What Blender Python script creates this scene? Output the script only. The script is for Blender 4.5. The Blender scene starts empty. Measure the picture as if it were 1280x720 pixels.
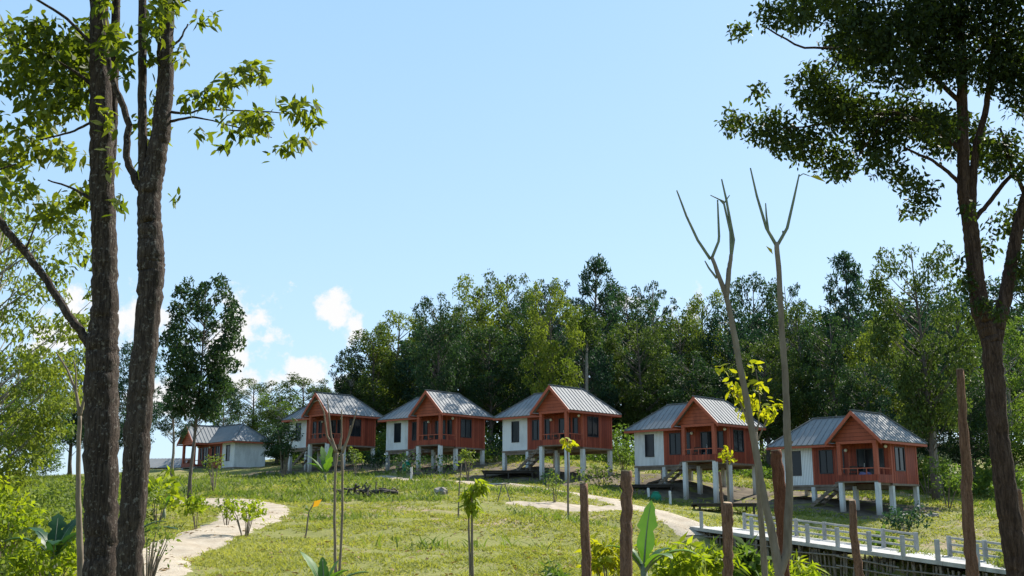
import bpy, math, random
import numpy as np
from mathutils import Vector
R = math.radians
random.seed(7)
rng = np.random.default_rng(11)
sc = bpy.context.scene
col = sc.collection

# ------------------------------------------------------------------ camera, sky, sun, exposure
F, HY, CZ = 1351.0, 641.0, 1.7
TILT = math.atan((HY - 360) / F)
cam = bpy.data.objects.new('camera', bpy.data.cameras.new('camera'))
col.objects.link(cam)
cam.location = (0, 0, CZ)
cam.rotation_euler = (math.pi / 2 + TILT, 0, 0)
cam.data.sensor_width = 36
cam.data.lens = F / 1280 * 36
cam.data.clip_end = 6000
sc.camera = cam

SUN_AZ, SUN_EL = 43.0, 43.0           # azimuth to the right of the view direction
SKY_STR, SUN_STR, EXPO = 0.135, 5.0, 1.08
w = bpy.data.worlds.new('World'); sc.world = w; w.use_nodes = True
nt = w.node_tree; nt.nodes.clear()
def N(nt, t, **kw):
    n = nt.nodes.new(t)
    for k, v in kw.items(): setattr(n, k, v)
    return n
sky = N(nt, 'ShaderNodeTexSky', sky_type='NISHITA', sun_disc=False)
sky.sun_elevation = R(SUN_EL); sky.sun_rotation = R(SUN_AZ)
sky.air_density = 1.0; sky.dust_density = 1.0; sky.ozone_density = 1.2; sky.altitude = 300
bg = N(nt, 'ShaderNodeBackground'); bg.inputs[1].default_value = SKY_STR
tc = N(nt, 'ShaderNodeTexCoord'); sp = N(nt, 'ShaderNodeSeparateXYZ')
nt.links.new(tc.outputs['Generated'], sp.inputs[0])
def M(op, a, b=None, c=None, clamp=False, tree=None):
    tree = tree or nt
    n = N(tree, 'ShaderNodeMath', operation=op, use_clamp=clamp)
    for i, v in enumerate((a, b, c)):
        if v is None: continue
        if isinstance(v, (int, float)): n.inputs[i].default_value = v
        else: tree.links.new(v, n.inputs[i])
    return n.outputs[0]
# thin bright tropical haze evens the clear sky out: most of its colour is one pale blue, deeper towards the top
el = N(nt, 'ShaderNodeMapRange'); el.inputs[1].default_value = 0; el.inputs[2].default_value = .55; nt.links.new(sp.outputs[2], el.inputs[0])
hz = N(nt, 'ShaderNodeMix', data_type='RGBA'); hz.inputs[6].default_value = (1.95, 2.76, 3.62, 1); hz.inputs[7].default_value = (1.22, 2.20, 3.35, 1); nt.links.new(el.outputs[0], hz.inputs[0])
sm = N(nt, 'ShaderNodeMix', data_type='RGBA'); sm.inputs[0].default_value = .82; nt.links.new(sky.outputs[0], sm.inputs[6]); nt.links.new(hz.outputs[2], sm.inputs[7])
nt.links.new(sm.outputs[2], bg.inputs[0])
yy = M('MAXIMUM', sp.outputs[1], 0.02)
U = M('DIVIDE', sp.outputs[0], yy); V = M('DIVIDE', sp.outputs[2], yy)
# cumulus low over the left horizon: (u, v, half width, half height, weight)
clouds = [(-.375, .178, .09, .036, 1.0), (-.43, .165, .06, .04, .9), (-.245, .165, .045, .05, .85), (-.27, .150, .055, .04, .9),
          (-.165, .185, .026, .026, .95), (-.148, .170, .018, .024, .9), (-.19, .126, .03, .022, 1.0), (-.155, .115, .035, .02, .9),
          (-.24, .118, .05, .026, .9), (-.33, .10, .1, .03, .8), (.115, .195, .04, .022, .62), (.17, .19, .05, .02, .5), (.55, .2, .1, .05, .8), (-.8, .2, .2, .06, .9)]
mask = None
for (cu, cv, ru, rv, wt) in clouds:
    a = M('DIVIDE', M('SUBTRACT', U, cu), ru); b = M('DIVIDE', M('SUBTRACT', V, cv), rv)
    d = M('SQRT', M('ADD', M('MULTIPLY', a, a), M('MULTIPLY', b, b)))
    e = M('MULTIPLY', M('SUBTRACT', 1.25, d), wt)
    mask = e if mask is None else M('MAXIMUM', mask, e)
cb = N(nt, 'ShaderNodeCombineXYZ'); nt.links.new(U, cb.inputs[0]); nt.links.new(V, cb.inputs[1])
nz = N(nt, 'ShaderNodeTexNoise'); nz.inputs['Scale'].default_value = 32; nz.inputs['Detail'].default_value = 9; nz.inputs['Roughness'].default_value = .62
nt.links.new(cb.outputs[0], nz.inputs['Vector'])
dens = M('ADD', mask, M('MULTIPLY', M('SUBTRACT', nz.outputs[0], .5), 3.2))
mr = N(nt, 'ShaderNodeMapRange', interpolation_type='SMOOTHSTEP')
mr.inputs[1].default_value = .42; mr.inputs[2].default_value = .95
nt.links.new(dens, mr.inputs[0])
bg2 = N(nt, 'ShaderNodeBackground'); bg2.inputs[0].default_value = (1, 1, 1, 1); bg2.inputs[1].default_value = .47
mxs = N(nt, 'ShaderNodeMixShader'); nt.links.new(mr.outputs[0], mxs.inputs[0]); nt.links.new(bg.outputs[0], mxs.inputs[1]); nt.links.new(bg2.outputs[0], mxs.inputs[2])
wo = N(nt, 'ShaderNodeOutputWorld'); nt.links.new(mxs.outputs[0], wo.inputs[0])

sl = bpy.data.lights.new('sun', 'SUN'); sl.energy = SUN_STR; sl.angle = R(.5); sl.color = (1, .94, .84)
so = bpy.data.objects.new('sun', sl); col.objects.link(so)
sd = Vector((math.sin(R(SUN_AZ)) * math.cos(R(SUN_EL)), math.cos(R(SUN_AZ)) * math.cos(R(SUN_EL)), math.sin(R(SUN_EL))))
so.rotation_euler = sd.to_track_quat('Z', 'Y').to_euler(); so.location = (60, 40, 80)

sc.view_settings.view_transform = 'Standard'; sc.view_settings.look = 'None'
sc.view_settings.exposure = EXPO; sc.view_settings.gamma = 1; sc.view_settings.use_curve_mapping = False
sc.render.engine = 'CYCLES'
sc.cycles.max_bounces = 6; sc.cycles.diffuse_bounces = 3; sc.cycles.transmission_bounces = 3; sc.cycles.glossy_bounces = 2
sc.cycles.use_denoising = True
sc.cycles.caustics_reflective = False; sc.cycles.caustics_refractive = False

# ------------------------------------------------------------------ helpers
def at(px, py, Y):
    a = (px - 640) / F; b = -(py - 360) / F
    c, s = math.cos(TILT), math.sin(TILT)
    d = np.array((a, c - b * s, s + b * c))
    return np.array((0, 0, CZ)) + d * (Y / d[1])
def px2m(p, Y): return p * Y / F

def unit(v):
    v = np.asarray(v, float); return v / (np.linalg.norm(v) + 1e-12)

class MB:
    """collects geometry; build() links it as one mesh object"""
    def __init__(s): s.v = []; s.f = []; s.n = 0
    def add(s, V, Fs):
        V = np.asarray(V, float).reshape(-1, 3)
        s.v.append(V); s.f += [tuple(int(i) + s.n for i in f) for f in Fs]; s.n += len(V)
    def box(s, lo, hi):
        x0, y0, z0 = lo; x1, y1, z1 = hi
        V = [(x0,y0,z0),(x1,y0,z0),(x1,y1,z0),(x0,y1,z0),(x0,y0,z1),(x1,y0,z1),(x1,y1,z1),(x0,y1,z1)]
        s.add(V, [(0,3,2,1),(4,5,6,7),(0,1,5,4),(1,2,6,5),(2,3,7,6),(3,0,4,7)])
    def bar(s, a, b, wd, ht, up=(0,0,1)):
        a = np.asarray(a, float); b = np.asarray(b, float)
        d = unit(b - a); r = np.cross(d, up)
        if np.linalg.norm(r) < 1e-6: r = np.cross(d, (0,1,0))
        r = unit(r); u = np.cross(r, d)
        V = [p + r*i*wd/2 + u*j*ht/2 for p in (a, b) for i, j in ((-1,-1),(1,-1),(1,1),(-1,1))]
        s.add(V, [(0,1,2,3),(7,6,5,4),(0,4,5,1),(1,5,6,2),(2,6,7,3),(3,7,4,0)])
    def tube(s, pts, rad, n=8, rough=0.0, cap=True):
        P = np.asarray(pts, float); k = len(P)
        rad = np.broadcast_to(np.asarray(rad, float), (k,))
        T = np.gradient(P, axis=0)
        ref = np.array((0,0,1.0)) if abs(unit(P[-1]-P[0])[2]) < .8 else np.array((1.0,.2,0))
        ang = np.linspace(0, 2*math.pi, n, endpoint=False)
        V = []
        for i in range(k):
            t = unit(T[i]); a = unit(np.cross(t, ref)); b = np.cross(t, a)
            rr = rad[i] * (1 + rough * (rng.random(n) - .5))
            V.append(P[i] + np.outer(np.cos(ang)*rr, a) + np.outer(np.sin(ang)*rr, b))
        V = np.concatenate(V); Fs = []
        for i in range(k-1):
            for j in range(n):
                q = (j+1) % n
                Fs.append((i*n+j, i*n+q, (i+1)*n+q, (i+1)*n+j))
        if cap: Fs.append(tuple(range(n))[::-1]); Fs.append(tuple((k-1)*n + j for j in range(n)))
        s.add(V, Fs)
    def prism(s, poly, vec):
        P = np.asarray(poly, float); k = len(P); Q = P + np.asarray(vec, float)
        s.add(np.concatenate([P, Q]), [tuple(range(k)), tuple(range(2*k-1, k-1, -1))] + [(i, k+i, k+(i+1) % k, (i+1) % k) for i in range(k)])
    def ball(s, c, r, n=10, sq=(1,1,1)):
        V = []; Fs = []; m = n//2 + 1
        for i in range(m+1):
            th = math.pi * i / m
            for j in range(n):
                ph = 2*math.pi*j/n
                V.append((c[0]+r*sq[0]*math.sin(th)*math.cos(ph), c[1]+r*sq[1]*math.sin(th)*math.sin(ph), c[2]+r*sq[2]*math.cos(th)))
        for i in range(m):
            for j in range(n):
                q = (j+1) % n
                Fs.append((i*n+j, (i+1)*n+j, (i+1)*n+q, i*n+q))
        s.add(V, Fs)
    def lathe(s, prof, n=14, c=(0,0,0)):
        V = []; Fs = []
        for (r, z) in prof:
            for j in range(n):
                V.append((c[0]+r*math.cos(2*math.pi*j/n), c[1]+r*math.sin(2*math.pi*j/n), c[2]+z))
        for i in range(len(prof)-1):
            for j in range(n):
                q = (j+1) % n
                Fs.append((i*n+j, i*n+q, (i+1)*n+q, (i+1)*n+j))
        s.add(V, Fs)
    def build(s, name, mat, parent=None, smooth=False, bevel=0):
        me = bpy.data.meshes.new(name)
        me.from_pydata(np.concatenate(s.v).tolist(), [], s.f)
        me.validate(clean_customdata=False); me.update()
        if smooth: me.polygons.foreach_set('use_smooth', [True]*len(me.polygons))
        me.materials.append(mat)
        o = bpy.data.objects.new(name, me); col.objects.link(o)
        if parent: o.parent = parent
        if bevel:
            b = o.modifiers.new('bevel', 'BEVEL'); b.width = bevel; b.segments = 1; b.limit_method = 'ANGLE'
        return o

def npmesh(name, V, Fq, mat, parent=None, tint=None, smooth=False):
    """V (n,3), Fq (m,k) index array"""
    me = bpy.data.meshes.new(name)
    m, k = Fq.shape
    me.vertices.add(len(V)); me.vertices.foreach_set('co', np.ascontiguousarray(V, np.float32).ravel())
    me.loops.add(m*k); me.loops.foreach_set('vertex_index', np.ascontiguousarray(Fq, np.int32).ravel())
    me.polygons.add(m); me.polygons.foreach_set('loop_start', np.arange(0, m*k, k, dtype=np.int32))
    me.update(calc_edges=True)
    if smooth: me.polygons.foreach_set('use_smooth', [True]*m)
    if tint is not None:
        at_ = me.attributes.new('tint', 'FLOAT', 'POINT'); at_.data.foreach_set('value', np.ascontiguousarray(tint, np.float32))
    me.materials.append(mat)
    o = bpy.data.objects.new(name, me); col.objects.link(o)
    if parent: o.parent = parent
    return o

def tag(o, label=None, cat=None, group=None, kind=None):
    if label: o['label'] = label
    if cat: o['category'] = cat
    if group: o['group'] = group
    if kind: o['kind'] = kind
    return o
def empty(name, label, cat, loc=(0,0,0), rz=0, group=None):
    o = bpy.data.objects.new(name, None); col.objects.link(o)
    o.empty_display_size = .2
    o.location = tuple(float(c) for c in loc); o.rotation_euler = (0, 0, rz)
    return tag(o, label, cat, group)
def copy_tree(o, parent=None):
    c = o.copy(); col.objects.link(c)
    if parent: c.parent = parent
    for ch in list(o.children): copy_tree(ch, c)
    return c

# ------------------------------------------------------------------ materials
def mat(name, base, rough=.8, spec=.3, metal=0):
    m = bpy.data.materials.new(name); m.use_nodes = True
    b = m.node_tree.nodes['Principled BSDF']
    b.inputs['Base Color'].default_value = (*base, 1); b.inputs['Roughness'].default_value = rough
    b.inputs['Specular IOR Level'].default_value = spec; b.inputs['Metallic'].default_value = metal
    return m, m.node_tree, b
def ramp(t, fac, stops):
    r = N(t, 'ShaderNodeValToRGB')
    while len(r.color_ramp.elements) < len(stops): r.color_ramp.elements.new(.5)
    for e, (p, c) in zip(r.color_ramp.elements, stops): e.position = p; e.color = (*c, 1)
    t.links.new(fac, r.inputs[0]); return r.outputs[0]
def noise(t, scale, detail=4, rough=.55, vec=None, coord='Object', stretch=None, dist=0):
    n = N(t, 'ShaderNodeTexNoise'); n.inputs['Scale'].default_value = scale; n.inputs['Detail'].default_value = detail; n.inputs['Roughness'].default_value = rough
    n.inputs['Distortion'].default_value = dist
    if vec is None:
        c = N(t, 'ShaderNodeTexCoord'); vec = c.outputs[coord]
    if stretch:
        mp = N(t, 'ShaderNodeMapping'); mp.inputs['Scale'].default_value = stretch; t.links.new(vec, mp.inputs[0]); vec = mp.outputs[0]
    t.links.new(vec, n.inputs['Vector']); return n.outputs[0]
def bump(t, b, h, strength=.4, dist=.02):
    n = N(t, 'ShaderNodeBump'); n.inputs['Strength'].default_value = strength; n.inputs['Distance'].default_value = dist
    t.links.new(h, n.inputs['Height']); t.links.new(n.outputs[0], b.inputs['Normal'])
def mixc(t, fac, a, b, mode='MIX'):
    n = N(t, 'ShaderNodeMix', data_type='RGBA', blend_type=mode)
    for s_, v in ((n.inputs[0], fac), (n.inputs[6], a), (n.inputs[7], b)):
        if isinstance(v, (int, float)): s_.default_value = v
        elif isinstance(v, tuple): s_.default_value = (*v, 1)
        else: t.links.new(v, s_)
    return n.outputs[2]
def noisy(name, c1, c2, scale=6, rough=.85, bstr=.3, stretch=None, spec=.25, detail=5, bdist=.02, coord='Object'):
    m, t, b = mat(name, c1, rough, spec)
    n = noise(t, scale, detail, .6, stretch=stretch, coord=coord)
    t.links.new(ramp(t, n, [(.32, c1), (.68, c2)]), b.inputs['Base Color'])
    if bstr: bump(t, b, n, bstr, bdist)
    return m

def plank_mat(name, c1, c2, width, axis='xy', groove=.5, rough=.6):
    """boards: one tint per board, grooves as bump, grain and weather streaks"""
    m, t, b = mat(name, c1, rough, .3)
    c = N(t, 'ShaderNodeTexCoord'); s = N(t, 'ShaderNodeSeparateXYZ'); t.links.new(c.outputs['Object'], s.inputs[0])
    u = M('ADD', s.outputs[0], s.outputs[1], tree=t) if axis == 'xy' else s.outputs[2]
    k = M('DIVIDE', u, width, tree=t); fl = M('FLOOR', k, tree=t); fr = M('FRACT', k, tree=t)
    oi = N(t, 'ShaderNodeObjectInfo')
    wn = N(t, 'ShaderNodeTexWhiteNoise', noise_dimensions='2D')
    cc = N(t, 'ShaderNodeCombineXYZ'); t.links.new(fl, cc.inputs[0]); t.links.new(oi.outputs['Random'], cc.inputs[1]); t.links.new(cc.outputs[0], wn.inputs['Vector'])
    st = (14, 14, 1.0) if axis == 'xy' else (1.2, 1.2, 14)
    g = noise(t, 2.2, 5, .6, stretch=st); ofs = N(t, 'ShaderNodeVectorMath', operation='ADD'); t.links.new(c.outputs['Object'], ofs.inputs[0]); rv = N(t, 'ShaderNodeCombineXYZ'); [t.links.new(M('MULTIPLY', oi.outputs['Random'], k_, tree=t), rv.inputs[i_]) for i_, k_ in enumerate((31.0, 17.0, 7.0))]; t.links.new(rv.outputs[0], ofs.inputs[1])
    dirt = noise(t, 1.1, 6, .68, vec=ofs.outputs[0], stretch=(1, 1, .35))
    base = mixc(t, M('MULTIPLY_ADD', wn.outputs[0], .55, M('MULTIPLY', g, .45, tree=t), tree=t), c1, c2)
    base = mixc(t, M('MULTIPLY', M('SUBTRACT', dirt, .47, tree=t), 2.6, clamp=True, tree=t), base, tuple(x*.5 for x in c1))
    edge = M('LESS_THAN', M('ABSOLUTE', M('SUBTRACT', fr, .5, tree=t), tree=t), .5 - .018/width, tree=t)
    t.links.new(mixc(t, M('MULTIPLY', M('SUBTRACT', 1.0, edge, tree=t), .6, tree=t), base, tuple(x*.25 for x in c1)), b.inputs['Base Color'])
    bump(t, b, M('ADD', M('MULTIPLY', edge, 1.0, tree=t), M('MULTIPLY', g, .25, tree=t), tree=t), groove, .012)
    return m

def leaf_mat(name, ca, cb, trans=.45, ttint=(1.25, 1.3, .55), rough=.6, scale=.25, spec=.12):
    m = bpy.data.materials.new(name); m.use_nodes = True; t = m.node_tree; b = t.nodes['Principled BSDF']
    a = N(t, 'ShaderNodeAttribute', attribute_name='tint')
    oi = N(t, 'ShaderNodeObjectInfo')
    f = M('ADD', M('MULTIPLY', a.outputs['Fac'], .75, tree=t), M('MULTIPLY', oi.outputs['Random'], .25, tree=t), tree=t)
    c = mixc(t, f, ca, cb)
    t.links.new(c, b.inputs['Base Color']); b.inputs['Roughness'].default_value = rough; b.inputs['Specular IOR Level'].default_value = spec
    tr = N(t, 'ShaderNodeBsdfTranslucent'); t.links.new(mixc(t, 1.0, c, ttint, 'MULTIPLY'), tr.inputs[0])
    mx = N(t, 'ShaderNodeMixShader'); mx.inputs[0].default_value = trans
    t.links.new(b.outputs[0], mx.inputs[1]); t.links.new(tr.outputs[0], mx.inputs[2])
    t.links.new(mx.outputs[0], t.nodes['Material Output'].inputs[0])
    return m

def bark_mat(name, c1, c2, c3, sc_=5, lichen=None):
    """furrowed bark: dark cracks run up the stem between paler plates, with fine grain and small lichen spots"""
    m, t, b = mat(name, c1, .9, .15)
    n1 = noise(t, sc_*1.7, 5, .62, stretch=(4.2, 4.2, .55), dist=.9)
    nf = noise(t, sc_*9, 4, .7, stretch=(2, 2, .8)); n2 = noise(t, sc_*.5, 4, .6)
    base = mixc(t, M('MULTIPLY', n2, .8, tree=t), ramp(t, n1, [(.38, c1), (.50, c2), (.68, c3)]), c2)
    base = mixc(t, .55, base, ramp(t, nf, [(.3, (.35, .35, .35)), (.7, (1.5, 1.5, 1.5))]), 'MULTIPLY')
    if lichen:
        n3 = noise(t, sc_*4.2, 4, .6)
        base = mixc(t, ramp(t, n3, [(.58, (0,0,0)), (.66, (.8,.8,.8))]), base, lichen)
    t.links.new(base, b.inputs['Base Color']); bump(t, b, M('MULTIPLY_ADD', nf, .35, n1, tree=t), 1.0, .05)
    return m

MT = {}
MT['red'] = plank_mat('red_boards', (.18, .028, .013), (.365, .075, .036), .25)
MT['redh'] = plank_mat('red_lapped_boards', (.24, .048, .022), (.42, .108, .054), .24, axis='z')
MT['redtrim'] = noisy('red_trim_wood', (.31, .066, .034), (.42, .118, .065), 3, .6, .15, (6, 6, 6))
MT['white'] = plank_mat('white_boards', (.77, .775, .77), (.82, .82, .815), .12, groove=.6, rough=.7)
m_, t_, b_ = mat('zinc_roof', (.2, .2, .2), .72, .15)
oi_ = N(t_, 'ShaderNodeObjectInfo'); tc_ = N(t_, 'ShaderNodeTexCoord'); va_ = N(t_, 'ShaderNodeVectorMath', operation='ADD'); t_.links.new(tc_.outputs['Object'], va_.inputs[0])
cx_ = N(t_, 'ShaderNodeCombineXYZ'); t_.links.new(M('MULTIPLY', oi_.outputs['Random'], 40.0, tree=t_), cx_.inputs[0]); t_.links.new(cx_.outputs[0], va_.inputs[1])
a_ = noise(t_, .7, 5, .65, vec=va_.outputs[0]); c_ = noise(t_, 2.6, 6, .7, vec=va_.outputs[0])
bs_ = mixc(t_, a_, (.155, .162, .17), (.27, .275, .28)); bs_ = mixc(t_, ramp(t_, c_, [(.58, (0, 0, 0)), (.72, (.6, .6, .6))]), bs_, (.13, .10, .08))
t_.links.new(bs_, b_.inputs['Base Color'])
MT['roof'] = m_
MT['cap'] = noisy('roof_ridge_metal', (.13, .135, .14), (.18, .185, .19), 2, .75, 0, None, .12)
m_, t_, b_ = mat('concrete', (.5, .5, .47), .92, .2)
tc_ = N(t_, 'ShaderNodeTexCoord'); sp_ = N(t_, 'ShaderNodeSeparateXYZ'); t_.links.new(tc_.outputs['Object'], sp_.inputs[0])
n1_ = noise(t_, 3, 6, .65, stretch=(3, 3, .9)); sp2_ = M('ADD', M('MULTIPLY', M('SUBTRACT', -.55, sp_.outputs[2], tree=t_), 3.0, tree=t_), M('MULTIPLY', M('SUBTRACT', n1_, .5, tree=t_), 2.2, tree=t_), clamp=True, tree=t_)
t_.links.new(mixc(t_, M('MULTIPLY', sp2_, .75, tree=t_), ramp(t_, n1_, [(.3, (.48, .48, .46)), (.65, (.70, .695, .67))]), (.20, .15, .10)), b_.inputs['Base Color']); bump(t_, b_, n1_, .25)
MT['conc'] = m_
MT['floorb'] = noisy('floor_timber', (.16, .12, .09), (.24, .19, .15), 3, .85, .2)
MT['frame'] = mat('dark_window_frame', (.03, .03, .035), .4)[0]
gm, gt, gb = mat('window_glass', (.012, .016, .02), .1, .3); MT['glass'] = gm
bump(gt, gb, noise(gt, .8, 2), .05, .02)
MT['globe'] = mat('frosted_globe', (.75, .74, .7), .3)[0]
MT['dark'] = noisy('weathered_dark_timber', (.035, .03, .026), (.085, .072, .06), 4, .9, .4, (1, 6, 6))
MT['bamboo'] = noisy('dry_stakes', (.10, .085, .07), (.26, .225, .185), 5, .9, .4, (3, 3, .6))
MT['post'] = bark_mat('stripped_post', (.10, .05, .033), (.22, .12, .078), (.33, .20, .135), 6)
MT['postred'] = bark_mat('reddish_post', (.085, .032, .02), (.16, .065, .038), (.22, .10, .06), 6)
MT['posttop'] = noisy('sawn_end', (.30, .20, .12), (.42, .30, .19), 12, .9, .2)
MT['bark'] = bark_mat('furrowed_bark', (.011, .008, .007), (.062, .046, .037), (.15, .118, .095), 6, (.21, .19, .165))
MT['barkr'] = bark_mat('reddish_bark', (.014, .009, .007), (.075, .046, .034), (.155, .105, .08), 6)
MT['twig'] = noisy('pale_stem_bark', (.12, .092, .066), (.22, .175, .13), 10, .85, .2, (2, 2, .5))
MT['twigg'] = noisy('green_shoot', (.11, .13, .085), (.19, .21, .13), 10, .7, .1)
MT['trunk'] = bark_mat('forest_bark', (.06, .05, .042), (.12, .10, .085), (.20, .18, .15), 2)
MT['pale'] = bark_mat('pale_bark', (.16, .14, .12), (.26, .235, .20), (.36, .33, .29), 2)
MT['green'] = noisy('green_plastic', (.005, .16, .085), (.01, .22, .12), 4, .35, .05)
MT['rock'] = noisy('weathered_rock', (.14, .12, .10), (.30, .27, .23), 6, .95, .7)
m_, t_, b_ = mat('pale_track', (.38, .32, .25), .95, .1)
g_ = N(t_, 'ShaderNodeNewGeometry').outputs['Position']
a_ = noise(t_, .9, 6, .65, vec=g_); c_ = noise(t_, 7, 5, .7, vec=g_); d_ = noise(t_, 28, 3, .6, vec=g_)
bs_ = mixc(t_, c_, (.34, .28, .21), (.56, .49, .39)); bs_ = mixc(t_, ramp(t_, a_, [(.42, (0, 0, 0)), (.62, (.75, .75, .75))]), bs_, (.34, .275, .20))
bs_ = mixc(t_, ramp(t_, d_, [(.64, (0, 0, 0)), (.70, (.8, .8, .8))]), bs_, (.16, .13, .10))
t_.links.new(bs_, b_.inputs['Base Color']); bump(t_, b_, M('ADD', c_, d_, tree=t_), .7, .06)
MT['sand'] = m_
MT['deck'] = noisy('bridge_concrete', (.26, .25, .235), (.44, .43, .405), 2.2, .9, .25)
MT['cloth'] = noisy('faded_blue_cloth', (.10, .11, .22), (.18, .17, .30), 5, .9, .3)

L = {}
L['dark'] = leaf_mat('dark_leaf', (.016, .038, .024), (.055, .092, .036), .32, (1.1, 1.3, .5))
L['teal'] = leaf_mat('bluish_leaf', (.016, .040, .031), (.052, .092, .052), .32, (1.0, 1.3, .6))
L['olive'] = leaf_mat('olive_leaf', (.030, .056, .019), (.092, .128, .034), .38)
L['yell'] = leaf_mat('yellow_green_leaf', (.080, .120, .022), (.190, .225, .038), .45)
L['fresh'] = leaf_mat('fresh_leaf', (.055, .105, .026), (.13, .19, .040), .45)
L['near'] = leaf_mat('glossy_leaf', (.040, .072, .016), (.15, .185, .030), .55, (1.7, 1.6, .35), .6, spec=.25)
L['nearr'] = leaf_mat('small_glossy_leaf', (.018, .032, .012), (.055, .080, .020), .42, (1.7, 1.7, .4), .6, spec=.2)
L['lime'] = leaf_mat('lime_leaf', (.13, .20, .015), (.27, .31, .03), .5, (1.35, 1.35, .4))
L['gold'] = leaf_mat('yellowing_leaf', (.24, .24, .02), (.48, .38, .03), .5, (1.3, 1.2, .4))
L['lemon'] = leaf_mat('lemon_leaf', (.24, .28, .02), (.42, .40, .03), .5, (1.3, 1.25, .35))
L['orange'] = leaf_mat('orange_leaf', (.50, .22, .02), (.55, .30, .03), .5)
L['ban'] = leaf_mat('banana_leaf', (.040, .11, .025), (.10, .19, .035), .45, (1.5, 1.5, .35), .4, spec=.35)
L['band'] = leaf_mat('dull_banana_leaf', (.018, .055, .028), (.04, .09, .04), .3, (1.2, 1.4, .5), .4)
L['grass'] = leaf_mat('grass_blade', (.175, .205, .036), (.36, .35, .10), .4, (1.25, 1.25, .55), .6)
L['weed'] = leaf_mat('weed_leaf', (.075, .125, .028), (.19, .225, .06), .42, (1.25, 1.3, .45), .6)

# ------------------------------------------------------------------ leaves and foliage
def leaf_quads(C, D, Nn, ln, wd, fold=.18):
    """lens shaped leaves: base C, along D, normal Nn; two folded halves each"""
    n = len(C); D = D / np.linalg.norm(D, axis=1, keepdims=True)
    S = np.cross(D, Nn); S /= np.linalg.norm(S, axis=1, keepdims=True) + 1e-9
    U_ = np.cross(S, D)
    ln = np.broadcast_to(ln, (n,))[:, None]; wd = np.broadcast_to(wd, (n,))[:, None]
    b = C; tip = C + D*ln - U_*ln*.10
    l = C + D*ln*.45 + S*wd*.5 + U_*wd*fold; r = C + D*ln*.45 - S*wd*.5 + U_*wd*fold
    V = np.stack([b, r, tip, l], 1).reshape(-1, 3)
    Fq = np.arange(n*4).reshape(-1, 4)
    return V, Fq
def leaf_hex(C, D, Nn, ln, wd, fold=.10):
    n = len(C); D = D / np.linalg.norm(D, axis=1, keepdims=True)
    S = np.cross(D, Nn); S /= np.linalg.norm(S, axis=1, keepdims=True) + 1e-9; U_ = np.cross(S, D)
    ln = np.broadcast_to(ln, (n,))[:, None]; wd = np.broadcast_to(wd, (n,))[:, None]
    q = lambda f, sgn, k, dz: C + D*ln*f + S*wd*.5*sgn*k + U_*(wd*fold*abs(sgn) - ln*dz)
    V = np.stack([q(0, 0, 0, 0), q(.22, -1, .80, 0), q(.58, -1, .92, .03), q(1, 0, 0, .12), q(.58, 1, .92, .03), q(.22, 1, .80, 0)], 1).reshape(-1, 3)
    return V, np.arange(n*6).reshape(-1, 6)
def rand_dir(n):
    v = rng.normal(size=(n, 3)); return v / np.linalg.norm(v, axis=1, keepdims=True)
def clumps(centers, radii, per, ln, wd, flat=.6, droop=.3, shell=.68):
    """leaf clumps; returns V, F, tint"""
    C = []; T = []
    for c, r in zip(centers, radii):
        k = max(4, int(per * (r / np.mean(radii))**2))
        d = rand_dir(k); rr = r * (shell + (1-shell)*rng.random(k))[:, None] * (.75 + .5*rng.random((k, 1)))
        C.append(np.asarray(c) + d*rr*np.array((1, 1, flat))); T.append(np.clip(rng.normal(rng.random()*.7 + .15, .2, k), 0, 1))
    C = np.concatenate(C); T = np.concatenate(T); n = len(C)
    D = rand_dir(n); D[:, 2] -= droop
    Nn = rand_dir(n); Nn[:, 2] += .9
    V, Fq = leaf_quads(C, D, Nn, ln*(.7 + .6*rng.random(n)), wd*(.7 + .6*rng.random(n)))
    return V, Fq, np.repeat(T, 4)

# ------------------------------------------------------------------ the houses' common plan (metres), and where they stand
W1, HC, HW, HP, HD, HO, HG, HE, HA = 2.72, 5.47, 8.17, 1.79, 3.5, .54, .40, 2.6, 4.5
houses = [ # x, y, floor height above the eye, turn
    (-20.559, 100.446, 5.796, .762), (-10.787, 93.34, 5.218, .70), (-.746, 85.907, 4.749, .752), (9.077, 80.86, 3.376, .76), (18.094, 74.456, 1.802, .802)]
def hpt(h, x, y):
    X, Y, Z, th = h
    return X + x*math.cos(th) + y*math.sin(th), Y - x*math.sin(th) + y*math.cos(th)
STILTS = [(.12, .12), (W1-.12, .12), (HC+.13, -HP+.13), (HW-.13, -HP+.13), (HW-.13, .12), (HW-.13, HD-.13), (HC+.1, .12), (.12, HD-.13), (HC, HD-.13), (W1-.12, HD-.13)]
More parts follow.
